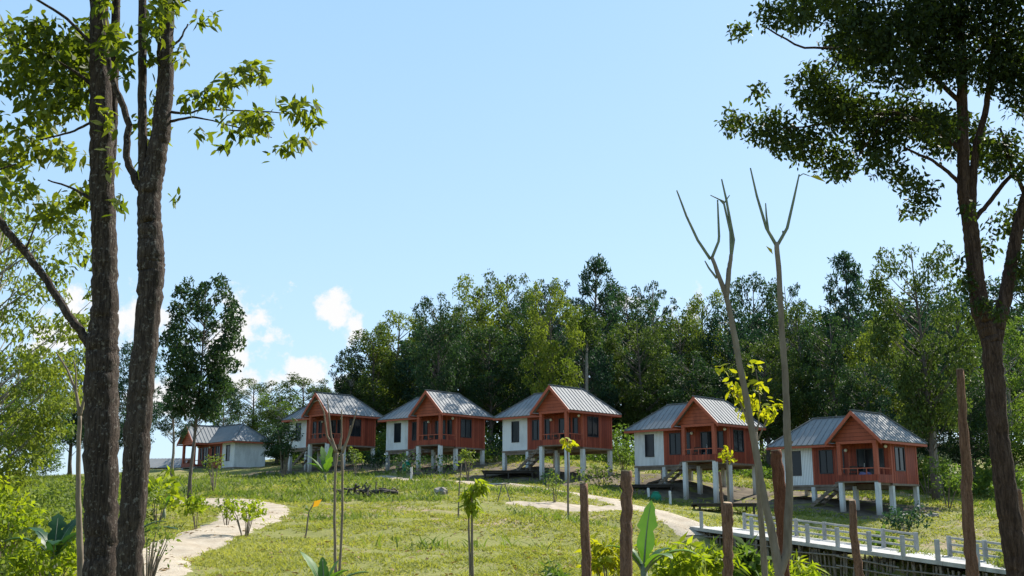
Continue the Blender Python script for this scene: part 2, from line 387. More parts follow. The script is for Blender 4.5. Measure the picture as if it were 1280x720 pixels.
# measured pixel rows of the stilt feet, by house
feet = [{0: 584, 2: 584, 5: 575.8}, {0: 583.8, 2: 582.2, 3: 585.4, 4: 582.2, 5: 574.2}, {1: 586, 2: 595.6, 3: 596.3, 4: 593.3, 5: 588.4},
        {0: 603.3, 1: 596, 2: 618.3, 3: 623.5, 4: 621}, {1: 625.9, 2: 639.6, 3: 643.6, 4: 644, 5: 635.9}]
TP = []
for h, fd in zip(houses, feet):
    for i, py in fd.items():
        x, y = hpt(h, *STILTS[i]); TP.append((x, y, at(640, py, y)[2] - (.38 if fd is not feet[4] else .05)))
anch = [(500,720,22),(300,722,22),(700,722,22.5),(800,722,24),(100,722,21),(500,680,32),(680,680,33),(350,682,31),(500,650,45),(650,652,46),(500,633,55),(620,632,57),(500,618,64),(430,600,78),(550,601,80),
        (195,722,21.8),(225,690,28.5),(275,662,38),(318,645,48),(310,633,57),(260,627,62),(215,625,64),(60,640,55),(60,610,75),(150,600,85),(260,604,90),(275,589,108),(340,590,100),
        (640,606,74),(690,613,71),(740,620,68),(800,637,62),(860,655,56),(1000,674,51),(1130,692,45.5),(1255,712,41),(1000,660,60),(1100,660,62),(1230,652,60),(1230,630,75),(1200,605,95),(1000,594,112),(850,585,112),(700,574,112),(500,570,122),(330,575,125),(1320,640,60),(1400,600,90),
        (850,688,38),(830,720,26),(900,735,34),(960,765,36),(1050,790,34),(1150,800,32),(1255,815,30),(900,745,27),(950,770,24),(1100,800,23),(1255,820,22)]
_E0, _E1 = at(862, 658, 55.5), at(1290, 717, 39.5)
for f in (.3, .45, .6, .75, .9):
    q = _E0 + (_E1-_E0)*f; TP.append((q[0]-.8, q[1]-1.0, q[2]-2.6)); TP.append((q[0]+1.6, q[1]+3.2, q[2]-.35))
for a in anch: TP.append(tuple(at(*a)))
TP += [(0,0,0),(-12,2,0),(12,2,0),(0,8,.02),(-10,12,.1),(10,12,.0),(0,-40,0),(-60,-40,0),(60,-40,0),(-60,20,.5),(60,20,-.5),(-60,70,2.5),(-55,115,5),(70,70,3),(75,120,8),(0,140,9.5),(-50,150,4),(60,150,11),
       (0,200,7),(-90,200,0),(120,200,8),(-140,100,0),(140,60,1),(-140,-60,0),(140,-60,0),(0,320,0),(-220,320,-2),(220,320,2)]
TP = np.array(TP)
def _tps(d2): return np.where(d2 > 0, d2*np.log(d2 + 1e-12), 0)
_s = 50.0; _XY = TP[:, :2]/_s; _n = len(TP)
_K = _tps(((_XY[:, None] - _XY[None])**2).sum(-1)) + np.eye(_n)*3e-5
_P = np.concatenate([np.ones((_n, 1)), _XY], 1)
_A = np.block([[_K, _P], [_P.T, np.zeros((3, 3))]])
_w = np.linalg.solve(_A, np.concatenate([TP[:, 2], np.zeros(3)]))
def ground(x, y):
    x = np.atleast_1d(np.asarray(x, float)); y = np.atleast_1d(np.asarray(y, float))
    q = np.stack([x, y], -1).reshape(-1, 2)
    out = np.empty(len(q))
    for i in range(0, len(q), 20000):
        p = q[i:i+20000]/_s
        d2 = ((p[:, None] - _XY[None])**2).sum(-1)
        out[i:i+20000] = _tps(d2) @ _w[:_n] + _w[_n] + p @ _w[_n+1:]
    r = np.hypot(q[:, 0], q[:, 1] - 60)
    f = np.clip((r - 150)/110, 0, 1); f = f*f*(3 - 2*f)
    out = out*(1 - f) + (-1.0)*f
    b = .05*np.sin(q[:, 0]*1.1 + 1.3*np.sin(q[:, 1]*.7)) + .035*np.sin(q[:, 0]*2.7 + q[:, 1]*1.9)
    return out + b
def g1(x, y): return float(ground(x, y)[0])
def gat(px, Y, sink=0.0):
    """ground point below pixel column px at distance Y"""
    x = at(px, HY, Y)[0]; return np.array((x, Y, g1(x, Y) - sink))

# ground sheet
def axis(lo, hi, fine, a, b):
    xs = list(np.arange(lo, hi + 1e-6, fine)); st = fine; x = hi
    while x < b: st *= 1.25; x += st; xs.append(x)
    st = fine; x = lo; pre = []
    while x > a: st *= 1.25; x -= st; pre.append(x)
    return np.array(pre[::-1] + xs)
gx = axis(-62, 62, .55, -3000, 3000); gy = axis(4, 132, .55, -1500, 4000)
GX, GY = np.meshgrid(gx, gy); GZ = ground(GX.ravel(), GY.ravel())
idx = np.arange(GX.size).reshape(GX.shape)
Fg = np.stack([idx[:-1, :-1], idx[:-1, 1:], idx[1:, 1:], idx[1:, :-1]], -1).reshape(-1, 4)
gm, t, b = mat('meadow_soil', (.15, .14, .05), .95, .1)
geo = N(t, 'ShaderNodeNewGeometry')
n1 = noise(t, .13, 5, .6, vec=geo.outputs['Position']); n2 = noise(t, 1.1, 5, .65, vec=geo.outputs['Position']); n3 = noise(t, 9, 4, .6, vec=geo.outputs['Position'])
grassc = mixc(t, n2, (.10, .125, .025), (.21, .205, .055))
grassc = mixc(t, ramp(t, n3, [(.4, (0,0,0)), (.7, (.6,.6,.6))]), grassc, (.19, .16, .085))
soil = mixc(t, n3, (.22, .16, .105), (.33, .25, .17))
pat = M('ADD', M('MULTIPLY', n1, .55, tree=t), M('MULTIPLY', n2, .45, tree=t), tree=t)
t.links.new(mixc(t, ramp(t, pat, [(.53, (0,0,0)), (.61, (1,1,1))]), grassc, soil), b.inputs['Base Color'])
bump(t, b, M('ADD', n2, M('MULTIPLY', n3, .5, tree=t), tree=t), .8, .12)
tag(npmesh('ground', np.stack([GX.ravel(), GY.ravel(), GZ], 1), Fg, gm, smooth=True), kind='structure')

PATHS = []
def strip(name, pts, widths, m, lift=.035, kind='structure', rag=.06):
    P = np.array([p[:2] for p in pts], float); n = 12
    tt = np.linspace(0, len(P)-1, (len(P)-1)*n + 1)
    def cr(A, u):
        i = np.clip(np.floor(u).astype(int), 0, len(A)-2); f = (u - i)[:, None]
        g = lambda k: A[np.clip(k, 0, len(A)-1)]
        p0, p1, p2, p3 = g(i-1), g(i), g(i+1), g(i+2)
        return .5*((2*p1) + (-p0+p2)*f + (2*p0-5*p1+4*p2-p3)*f*f + (-p0+3*p1-3*p2+p3)*f**3)
    Q = cr(P, tt); wd = np.interp(tt, np.arange(len(P)), widths)
    T = np.gradient(Q, axis=0); T /= np.linalg.norm(T, axis=1, keepdims=True); S = np.stack([-T[:, 1], T[:, 0]], 1)
    wl = wd/2*(1 + rag*rng.normal(size=len(Q))); wr = wd/2*(1 + rag*rng.normal(size=len(Q)))
    k = 7; V = []
    for j in range(k):
        f = j/(k-1); q = Q - S*wl[:, None]*(1-f) + S*wr[:, None]*f
        z = ground(q[:, 0], q[:, 1]) + (lift if 0 < j < k-1 else -.03); V.append(np.column_stack([q, z]))
    V = np.stack(V, 1).reshape(-1, 3); m_ = len(Q)
    I = np.arange(m_*k).reshape(m_, k)
    Fq = np.stack([I[:-1, :-1], I[1:, :-1], I[1:, 1:], I[:-1, 1:]], -1).reshape(-1, 4)
    PATHS.append((Q, wd))
    return tag(npmesh(name, V, Fq, m, smooth=True), kind=kind)
strip('footpath', [at(*p) for p in [(150,740,19),(172,722,21.8),(205,693,27.5),(245,676,32.5),(290,660,39),(316,644,48),(312,634,57),(262,627.5,62),(205,625,64),(120,624,66)]], [1.7,1.9,2.1,2.5,2.5,3.6,3.9,3.4,3,3], MT['sand'])
strip('concrete_road', [at(*p) for p in [(480,600,84),(510,602,80),(560,603,78),(640,606,74),(690,613,71),(740,620,68),(800,637,62),(846,652,57),(872,659,54.6)]], [2.2,3.2,2.4,1.2,1.6,2.2,2.4,2.4,2.3], MT['sand'])
strip('sandy_patch', [at(*p) for p in [(632,631,59),(660,631,59),(700,632,59),(745,634,60),(772,635,62)]], [1.6,3.4,3.6,2.4,1.6], noisy('loose_sand', (.26,.215,.16), (.40,.34,.27), 2.5, .95, .6, None, .1, 8))

soilm = noisy('bare_soil_painted_shade', (.075, .062, .046), (.16, .13, .095), 1.6, .97, .7, None, .1, 9, .06)  # bare soil, its brown darkened to hold the shade under the houses
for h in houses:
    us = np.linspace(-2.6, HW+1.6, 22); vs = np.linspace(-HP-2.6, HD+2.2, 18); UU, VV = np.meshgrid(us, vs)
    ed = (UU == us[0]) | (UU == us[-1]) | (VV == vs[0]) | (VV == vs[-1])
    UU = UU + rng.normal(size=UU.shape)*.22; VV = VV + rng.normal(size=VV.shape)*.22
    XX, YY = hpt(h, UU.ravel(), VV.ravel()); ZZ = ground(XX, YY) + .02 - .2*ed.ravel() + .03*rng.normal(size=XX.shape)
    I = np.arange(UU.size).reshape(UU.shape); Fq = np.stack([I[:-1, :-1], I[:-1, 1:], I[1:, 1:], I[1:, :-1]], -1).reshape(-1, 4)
    tag(npmesh('soil_with_shade', np.column_stack([XX, YY, ZZ]), Fq, soilm, smooth=True), kind='structure')

def off_path(x, y, margin=.25):
    ok = np.ones(len(x), bool)
    for Q, wd in PATHS:
        for q, w_ in zip(Q[::3], wd[::3]): ok &= (x-q[0])**2 + (y-q[1])**2 > (w_/2 + margin)**2
    return ok

# ------------------------------------------------------------------ stilt houses
def slope_sheet(mb, rb, poly, eave, step=.42, thick=.05):
    P = np.asarray(poly, float); e = unit(eave)
    nrm = unit(np.cross(P[1]-P[0], P[2]-P[0]))
    if nrm[2] < 0: nrm = -nrm
    v = np.cross(nrm, e); v = v if v[2] > 0 else -v
    mb.prism(P, -nrm*thick); rb = mb
    o = P[0]; uu = (P-o) @ e; vv = (P-o) @ v
    u = uu.min() + step*.5
    while u < uu.max():
        hits = []
        for i in range(len(P)):
            a, b = i, (i+1) % len(P)
            if (uu[a]-u)*(uu[b]-u) < 0:
                f = (u-uu[a])/(uu[b]-uu[a]); hits.append(vv[a] + f*(vv[b]-vv[a]))
        if len(hits) == 2 and abs(hits[0]-hits[1]) > .15:
            lo, hi = sorted(hits)
            rb.bar(o + e*u + v*lo + nrm*.012, o + e*u + v*hi + nrm*.012, .05, .05, up=nrm)
        u += step

def wall(mb, u0, u1, z0, z1, holes, fn, th=.1):
    us = sorted({u0, u1, *[h[0] for h in holes], *[h[1] for h in holes]}); zs = sorted({z0, z1, *[h[2] for h in holes], *[h[3] for h in holes]})
    for i in range(len(us)-1):
        for j in range(len(zs)-1):
            cu, cz = (us[i]+us[i+1])/2, (zs[j]+zs[j+1])/2
            if any(h[0] < cu < h[1] and h[2] < cz < h[3] for h in holes): continue
            a = fn(us[i], 0, zs[j]); b = fn(us[i+1], th, zs[j+1])
            mb.box(np.minimum(a, b), np.maximum(a, b))
def fbox(mb, fn, u0, u1, d0, d1, z0, z1):
    a = fn(u0, d0, z0); b = fn(u1, d1, z1); mb.box(np.minimum(a, b), np.maximum(a, b))

def make_house(label, mirror=False, group=None):
    sx = -1 if mirror else 1
    root = empty('stilt_house', label, 'house', group=group)
    def B(mb, name, m, parent=root, **k):
        if mirror:
            mb.v = [v*np.array((-1, 1, 1)) for v in mb.v]; mb.f = [f[::-1] for f in mb.f]
        return mb.build(name, m, parent, **k)
    front = lambda u, d, z: np.array((u, d, z)); right = lambda u, d, z: np.array((HW-d, u, z))
    left = lambda u, d, z: np.array((d, u, z)); back = lambda u, d, z: np.array((u, HD-d, z))
    ww = (.98, 1.80, .62, 2.26)
    wins = [(3.15, 4.15, .70, 2.25), (4.45, 4.95, .70, 2.25), (7.22, 7.72, .95, 2.2)]
    door = (5.85, 7.0, .22, 2.22); rw = (.55, 1.85, .78, 2.3)
    mb = MB(); wall(mb, 0, W1, 0, HE, [ww], front); wall(mb, .1, HD, 0, HE, [], left); wall(mb, .1, W1, 0, HE, [], back)
    tag(B(mb, 'wall', MT['white']), 'white board wall')
    mb = MB(); wall(mb, W1, HW, 0, HE, wins + [door], front); wall(mb, .1, HD, 0, HE, [rw], right); wall(mb, W1, HW-.1, 0, HE, [], back)
    tag(B(mb, 'wall', MT['red']), 'red plank wall')
    # trim boards, standing 2 cm proud
    for fn, a_, b_ in ((front, W1-.06, W1+.06), (front, HC-.21, HC-.09), (front, HW-.16, HW+.02), (right, -.018, .14), (right, HD-.14, HD+.02), (right, 1.98, 2.08), (right, .32, .42)):
        mb = MB(); fbox(mb, fn, a_, b_, -.02, -.001, 0, HE-.02); B(mb, 'trim_board', MT['redtrim'])
    def window(h, fn, mull=1, name='window'):
        u0, u1, z0, z1 = h; fr = MB(); k = .055
        fbox(fr, fn, u0, u0+k, -.03, .07, z0, z1); fbox(fr, fn, u1-k, u1, -.03, .07, z0, z1)
        fbox(fr, fn, u0+k, u1-k, -.03, .07, z0, z0+k); fbox(fr, fn, u0+k, u1-k, -.03, .07, z1-k, z1)
        for i in range(1, mull+1):
            c = u0 + (u1-u0)*i/(mull+1); fbox(fr, fn, c-.025, c+.025, -.02, .06, z0+k, z1-k)
        o = B(fr, name, MT['frame']); p = MB(); fbox(p, fn, u0+.02, u1-.02, .03, .045, z0+.02, z1-.02); B(p, 'pane', MT['glass'], o)
        return o
    window(ww, front, 0); window(wins[0], front, 1); window(wins[1], front, 0); window(wins[2], front, 0); window(rw, right, 1)
    dr = window(door, front, 1, 'door')
    hb = MB(); fbox(hb, front, 6.36, 6.385, -.07, -.021, 1.05, 1.3); B(hb, 'handle', MT['conc'], dr)
    # floor and beams
    mb = MB(); mb.box((-.04, -.04, -.13), (HW+.04, HD+.04, -.002)); mb.box((HC, -HP, .05), (HW, -.045, .2))
    for y in (.12, HD-.13): mb.box((.0, y-.08, -.33), (HW, y+.08, -.132))
    mb.box((HC+.1, -HP+.05, -.12), (HC+.25, -.05, .048)); mb.box((HW-.25, -HP+.05, -.12), (HW-.1, -.05, .048))
    B(mb, 'floor', MT['floorb'])
    # porch: apron, posts, railing
    mb = MB(); mb.box((HC, -HP-.03, .14), (HW, -HP-.002, .52)); B(mb, 'porch_apron', MT['red']); mb = MB(); mb.box((HW+.002, -HP-.03, .02), (HW+.03, -.022, .52))
    B(mb, 'porch_apron', MT['red'])
    for (x, y) in ((HC+.12, -HP+.12), (HW-.12, -HP+.12)):
        mb = MB(); mb.box((x-.125, y-.125, .2), (x+.125, y+.125, 2.5)); B(mb, 'porch_post', MT['redtrim'], bevel=.012)
    mb = MB(); mb.bar((HC+.25, -HP+.06, .92), (HW-.25, -HP+.06, .92), .07, .06); B(mb, 'railing', MT['redtrim']); mb = MB(); mb.bar((HW-.06, -HP+.25, .92), (HW-.06, -.03, .92), .07, .06)
    rl = B(mb, 'railing', MT['redtrim'])
    for x in (6.15, 6.8, 7.4):
        mb = MB(); mb.box((x-.025, -HP+.035, .2), (x+.025, -HP+.085, .89)); B(mb, 'baluster', MT['redtrim'], rl)
    mb = MB(); mb.box((HW-.085, -.95, .2), (HW-.035, -.9, .89)); B(mb, 'baluster', MT['redtrim'], rl)
    # gable: beam, lapped boards, rake boards
    gxm = (HC - HO + HW + HO)/2; half = HW + HO - gxm; s = (HA-HE)/half
    for lo_, hi_ in (((HC-.02, -HP-.02, 2.45), (HW+.02, -HP+.14, 2.62)), ((HW-.14, -HP+.142, 2.45), (HW+.02, -.03, 2.58)), ((HC-.02, -HP+.142, 2.45), (HC+.12, -.03, 2.58))):
        mb = MB(); mb.box(lo_, hi_); B(mb, 'porch_beam', MT['redtrim'])
    zt = HA - .12
    hw_ = (zt-2.63)/s
    mb = MB(); mb.prism([(gxm-hw_, -HP+.02, 2.63), (gxm+hw_, -HP+.02, 2.63), (gxm, -HP+.02, zt)], (0, .06, 0)); B(mb, 'gable_panel', MT['redh'])
    mb = MB(); mb.box((HC+.0, -HP+.15, 2.585), (HW, -.02, 2.60)); B(mb, 'ceiling', MT['red']); mb = MB(); mb.box((0.1, .1, 2.585), (HW-.1, HD-.1, 2.6)); B(mb, 'ceiling', MT['red'])
    y0 = -HP-HG
    for k in (-1, 1):
        a = np.array((gxm, y0-.03, HA-.0)); e = np.array((gxm + k*(half+.03), y0-.03, HE-.03))
        mb = MB(); mb.prism([a, e, e + np.array((0, 0, -.26)), a + np.array((0, 0, -.30))], (0, .045, 0)); B(mb, 'rake_board', MT['redtrim'])
    ex0, ex1, ey0, ey1 = -HO, HW+HO, -HO, HD+HO; lx = HC-HO
    z0, z1 = HE-.20, HE-.055
    for lo_, hi_ in (((ex0, ey0, z0), (lx-.02, ey0+.03, z1)), ((ex0, ey0+.032, z0), (ex0+.03, ey1, z1)), ((ex1-.03, y0+.02, z0), (ex1, ey1, z1)), ((ex0+.032, ey1-.03, z0), (ex1-.032, ey1, z1)), ((lx, y0+.02, z0), (lx+.03, ey0+.4, z1))):
        mb = MB(); mb.box(lo_, hi_); B(mb, 'eave_board', MT['redtrim'])
    # roof
    O_ = (1.88, HD/2, HA); Nn = (gxm, HD/2, HA); J = (gxm, y0, HA); K = (ex1, y0, HE); Lp = (lx, y0, HE); Vv = (lx, ey0, HE)
    G = (ex0, ey0, HE); Mr = (ex1, ey1, HE); BL = (ex0, ey1, HE)
    mb = MB(); rb = MB()
    slope_sheet(mb, rb, [J, K, Mr, Nn], (0, 1, 0)); slope_sheet(mb, rb, [Lp, J, Nn, Vv], (0, 1, 0))
    slope_sheet(mb, rb, [G, Vv, Nn, O_], (1, 0, 0)); slope_sheet(mb, rb, [BL, G, O_], (0, 1, 0)); slope_sheet(mb, rb, [Mr, BL, O_, Nn], (1, 0, 0))
    rf = B(mb, 'roof', MT['roof'])
    mb = MB()
    for a, b in ((J, Nn), (O_, Nn), (G, O_), (BL, O_), (Mr, Nn)):
        mb.bar(np.array(a)+(0, 0, .035), np.array(b)+(0, 0, .035), .22, .05)
    B(mb, 'ridge_cap', MT['cap'], rf)
    # lamps
    for (x, z) in ((5.2, 2.15), (7.95, 2.3)):
        mb = MB(); mb.ball((x, -.16, z), .11); o = B(mb, 'wall_lamp', MT['globe'], smooth=True)
        mb = MB(); mb.box((x-.04, -.12, z-.04), (x+.04, -.022, z+.04)); B(mb, 'bracket', MT['frame'], o)
    # stilts: unit posts, stretched to the ground per house
    for i, (x, y) in enumerate(STILTS):
        mb = MB(); mb.box((-.135, -.135, -1), (.135, .135, 0)); o = B(mb, 'stilt', MT['conc'])
        o.location = (sx*x, y, .05 if i in (2, 3) else -.135); o['stilt'] = i
    # staircase: rises to the left side of the porch
    run, rise = 2.5, 1.75; x1 = HC-.04; ya, yb = -1.5, -.5
    st = None
    for y in (ya, yb):
        mb = MB(); mb.bar((x1-run, y, .12-rise), (x1, y, .12), .06, .22); o = B(mb, 'stringer', MT['floorb'], st or root)
        if st is None: st = o; o.name = 'staircase'
    for k in range(7):
        f = (k+.5)/7; mb = MB(); mb.box((x1-run+run*f-.15, ya-.1, .2-rise+rise*f-.03), (x1-run+run*f+.15, yb+.1, .2-rise+rise*f+.02)); B(mb, 'tread', MT['bamboo'], st)
    return root
def drop_stilts(o):
    X, Y = o.location.x, o.location.y; th = o.rotation_euler.z
    for c in o.children:
        if 'stilt' in c.keys():
            lx_, ly_ = c.location.x, c.location.y
            gx_, gy_ = X + lx_*math.cos(th) - ly_*math.sin(th), Y + lx_*math.sin(th) + ly_*math.cos(th)
            c.scale.z = max(.15, o.location.z + c.location.z - g1(gx_, gy_) + .25)
hl = ['stilt house with dappled tree shade over its whole roof, leftmost of the red row',
      'second stilt house from the left, tree shade on the right end of its roof',
      'middle one of the five red and white stilt houses, its grey roof in full sun',
      'stilt house with sunny roof, half behind the left stem of the bare forked sapling',
      'largest red stilt house at the right, just above the white bridge rail']
proto = None; HOUSE = []
for h, lb in zip(houses, hl):
    o = make_house(lb, group='red and white stilt houses in a row') if proto is None else copy_tree(proto)
    proto = proto or o
    o['label'] = lb; o.location = (h[0], h[1], CZ + h[2]); o.rotation_euler = (0, 0, -h[3]); HOUSE.append(o)
fa = at(292, 583.6, 110)
o = make_house('distant red and white stilt house seen past the slim tree beside the left footpath', True)
o.location = tuple(fa); o.rotation_euler = (0, 0, -.85); HOUSE.append(o)
for o in HOUSE: drop_stilts(o)
for o in bpy.data.objects:
    if 'stilt' in o.keys(): del o['stilt']

# small grey-roofed shed far left, between the twin trunks and the distant house
c = at(208, 586, 122); c[2] = min(c[2], g1(c[0], c[1]) + .0)
sh = empty('low_shed', 'low grey roofed shed far off between the dark twin trunks and the distant house', 'shed', c, -.2)
zt = at(208, 573, 122)[2] - c[2]
mb = MB()
mb.box((-2.4, -1.6, -.5), (2.4, 1.6, zt-1.0)); mb.build('wall', MT['white'], sh)
mb = MB(); rb = MB()
slope_sheet(mb, rb, [(-2.9, -2.1, zt-1.1), (2.9, -2.1, zt-1.1), (2.9, 0, zt), (-2.9, 0, zt)], (1, 0, 0)); slope_sheet(mb, rb, [(-2.9, 2.1, zt-1.1), (2.9, 2.1, zt-1.1), (2.9, 0, zt), (-2.9, 0, zt)], (1, 0, 0))
rf = mb.build('roof', MT['roof'], sh)
mb = MB(); mb.box((-.5, -1.66, -.3), (.5, -1.605, zt-1.1)); mb.build('door', MT['floorb'], sh)

# porch chairs
def make_chair(lb):
    r = empty('porch_chair', lb, 'chair', group='small dark chairs on the porches')
    mb = MB(); mb.box((-.22, -.22, .42), (.22, .22, .46)); mb.build('seat', MT['dark'], r)
    mb = MB(); mb.box((-.22, .19, .62), (.22, .22, .92)); mb.build('backrest', MT['dark'], r)
    for x in (-.2, .2):
        for y in (-.2, .2):
            mb = MB(); mb.box((x-.02, y-.02, 0), (x+.02, y+.02, .92 if y > 0 else .42)); mb.build('leg', MT['dark'], r)
    return r
cl = ['dark wooden chair on the porch of the furthest left house in the row', 'dark wooden chair on the porch of the second house from the left',
      'dark wooden chair on the porch of the middle house', 'dark wooden chair on the porch of the house behind the bare sapling', 'dark wooden chair on the porch of the large right hand house']
ch = make_chair(cl[0])
for i, h in enumerate(houses):
    o = ch if i == 0 else copy_tree(ch)
    x, y = hpt(h, 5.85, -.62); o.location = (x, y, CZ + h[2] + .2); o.rotation_euler = (0, 0, -h[3] + .3); o['label'] = cl[i]
# bundle of cloth on the right-hand porch
x, y = hpt(houses[4], 7.05, -1.25); mb = MB()
for k in range(9): mb.ball((x + rng.normal()*.16, y + rng.normal()*.1, CZ + houses[4][2] + .36 + rng.random()*.22), .17, 8, (1.2, .9, .8))
tag(mb.build('cloth_bundle', MT['cloth'], smooth=True), 'faded blue bundle of cloth behind the railing of the large right hand house', 'bundle')

# timber platforms in front of the houses
def platform(lb, pa, pb, Y, depth, h):
    a = at(*pa, Y); bq = at(*pb, Y); r = empty('timber_platform', lb, 'platform', ((a[0]+bq[0])/2, Y, a[2]-h), 0, 'dark timber platforms before the houses')
    hwd = (bq[0]-a[0])/2; mb = MB()
    k = 9
    for i in range(k):
        y = depth*i/k; mb.box((-hwd - rng.random()*.1, y, h-.06), (hwd + rng.random()*.1, y + depth/k - .03, h + rng.random()*.015))
    mb.build('top', MT['dark'], r)
    for y in (.1, depth-.2):
        mb = MB(); mb.box((-hwd, y, h-.2), (hwd, y+.1, h-.062)); mb.build('beam', MT['dark'], r)
    for x in (-hwd+.15, 0, hwd-.15):
        for y in (.15, depth-.15):
            z = g1(r.location.x + x, Y + y) - r.location.z - .1
            mb = MB(); mb.tube([(x, y, min(z, h-.4)), (x, y, h-.2)], .07, 7); mb.build('leg', MT['dark'], r)
platform('dark timber platform at the foot of the stairs of the middle house', (603, 588), (668, 588), 82, 2.2, .75)
platform('dark timber platform at the foot of the stairs behind the tallest sawn post', (778, 605.5), (842, 607), 77, 2.2, .8)
platform('dark timber platform beside the road above the reddish post', (872, 629), (946, 630), 65, 2.4, .6)

# round green water jars
for px, py, Y, lb in ((508, 593.5, 88, 'round green plastic water jar in front of the second house'), (820, 627, 72, 'round green plastic water jar under the timber platform by the tall sawn post')):
    p = at(px, py, Y); p[2] = g1(p[0], p[1]) - .03
    r = empty('water_jar', lb, 'water jar', p); r.scale = (.72, .72, .68)
    mb = MB(); mb.lathe([(0, 0), (.3, 0), (.36, .1), (.52, .45), (.5, .75), (.36, .95), (.3, 1.0), (.3, 1.05), (0, 1.05)]); mb.build('jar', MT['green'], r, True)
    mb = MB(); mb.lathe([(.33, 1.052), (.34, 1.10), (.15, 1.17), (0, 1.18)]); mb.build('lid', MT['green'], r, True)

# ------------------------------------------------------------------ bridge with white posts and rails, on a palisade of stakes
br = empty('footbridge', 'white concrete footbridge with post and rail side crossing the gully at right', 'bridge')
E0, E1 = at(862, 658, 55.5), at(1290, 717, 39.5)     # near edge of the deck
dv = unit((E1-E0)*np.array((1, 1, 0))); nv = np.array((-dv[1], dv[0], 0));
if nv[1] < 0: nv = -nv
bw = 2.3
mb = MB(); k = 10
for i in range(k):
    a = E0 + (E1-E0)*(i/k); b_ = E0 + (E1-E0)*((i+1)/k) - (E1-E0)/np.linalg.norm(E1-E0)*.015
    P = [a, b_, b_ + nv*bw, a + nv*bw]; mb.prism([q + np.array((0, 0, -.16)) for q in P], (0, 0, .16))
mb.build('deck', MT['deck'], br)
def ew(px, far):
    """point on near/far edge whose screen column is px"""
    best = None
    for f in np.linspace(-.02, 1, 800):
        q = E0 + (E1-E0)*f + (nv*(bw-.1) if far else nv*.1)
        u = 640 + F*q[0]/(q[1]*math.cos(TILT) + (q[2]-CZ)*math.sin(TILT))
        if best is None or abs(u-px) < best[0]: best = (abs(u-px), q)
    return best[1]
def post(q, h, parent):
    mb = MB(); mb.box(q + np.array((-.08, -.08, -.02)), q + np.array((.08, .08, h))); mb.build('bridge_post', MT['deck'], parent, bevel=.015)
for px in (877, 940, 974, 1010, 1047.6, 1087, 1129, 1173, 1222): post(ew(px, False), .8, br)
fp = [ew(px, True) for px in (931, 962, 996, 1031, 1068, 1105, 1146, 1188, 1233, 1276)]
for q in fp: post(q, .8, br)
for a, b_ in zip(fp[:-1], fp[1:]):
    if abs(a[0] - fp[6][0]) < .1: continue
    for z in (.72, .46, .20):
        mb = MB(); mb.bar(a + np.array((0, -.0, z)) + dv*.095, b_ + np.array((0, -.0, z)) - dv*.095, .07, .085); mb.build('rail', MT['deck'], br)
pal = empty('stake_palisade', 'palisade of dry upright stakes lining the gully under the bridge', 'palisade')
for i in range(96):
    f = (i + rng.random()*.8)/96; q = E0 + (E1-E0)*(.04 + .96*f) + nv*(.1 + rng.random()*.35); q = q + np.array((0, 0, -.18 - rng.random()*.15))
    l = 2.4 + rng.random(); mb = MB(); d = np.array((rng.normal()*.10, rng.normal()*.05, 0))
    mb.tube([q + d, q + np.array((0, 0, -l*.5)) + rng.normal(size=3)*.02, q + np.array((0, 0, -l)) - d], .035 + .03*rng.random(), 6); mb.build('stake', MT['bamboo'], pal)
for z in (-.42, -.85, -1.35, -1.8):
    for i in range(6):
        a = E0 + (E1-E0)*(i/6 + .01) + nv*.05; b_ = E0 + (E1-E0)*((i+1)/6 + .02) + nv*.05
        mb = MB(); mb.tube([a + np.array((0, 0, z + rng.normal()*.06)), b_ + np.array((0, 0, z + rng.normal()*.06))], .035, 6); mb.build('cross_pole', MT['bamboo'], pal)
for i in range(7):                       # dark bearers under the deck
    q = E0 + (E1-E0)*((i+.5)/7) + nv*bw*.5; mb = MB(); mb.bar(q - nv*1.0 + np.array((0, 0, -.27)), q + nv*1.0 + np.array((0, 0, -.27)), .18, .2); mb.build('bearer', MT['dark'], br)

# ------------------------------------------------------------------ sawn posts in the foreground
def pxpoly(pts, Y, base=True):
    """[(px, py, width px)] -> points and radii on the plane at distance Y; carried down to the ground"""
    P = [at(p[0], p[1], Y + (p[3] if len(p) > 3 else 0)) for p in pts]; r = [px2m(p[2], Y)/2 for p in pts]
    if base:
        d = P[0] - P[1]; q = P[0].copy()
        gz = g1(q[0], q[1])
        if q[2] > gz:
            tt = (q[2]-gz+.15)/max(.2, -d[2]/np.linalg.norm(d)); q = q + d/np.linalg.norm(d)*tt; P = [q] + P; r = [r[0]*1.08] + r
    return np.array(P), r
def dens_poly(P, r, n):
    P = np.asarray(P); k = len(P); t = np.linspace(0, k-1, n)
    return np.stack([np.interp(t, range(k), P[:, i]) for i in range(3)], 1), np.interp(t, range(k), r)
def sawn(lb, pts, Y, m='post', name='sawn_post', grp='sawn wooden posts in the foreground', notch=False):
    P, r = pxpoly(pts, Y); P2, r2 = dens_poly(P, r, 26)
    loc = P2[0].copy(); loc[2] = g1(loc[0], loc[1])
    o = empty(name, lb, 'post', loc, 0, grp); mb = MB()
    P2 = P2 - loc; P2[1:-1, :2] += rng.normal(size=(24, 2))*r2[0]*.07
    mb.tube(P2, r2, 12, .16); mb.build('shaft', MT[m], o, True)
    mb = MB(); d = unit(P2[-1]-P2[-2]); mb.tube([P2[-1]+d*.001, P2[-1]+d*.008], [r2[-1]*.97, r2[-1]*.9], 12); mb.build('cut_end', MT['posttop'], o)
sawn('shorter of the two brown sawn posts standing in the middle of the meadow', [(732.5,740,12.5),(733,700,12),(730.5,660,11),(729.5,605,10)], 10)
sawn('taller, thicker brown sawn post with a pale flat top in front of the road', [(782.5,740,15.5),(782.5,680,15.5),(783.5,640,14.5),(783,589,13.5)], 9)
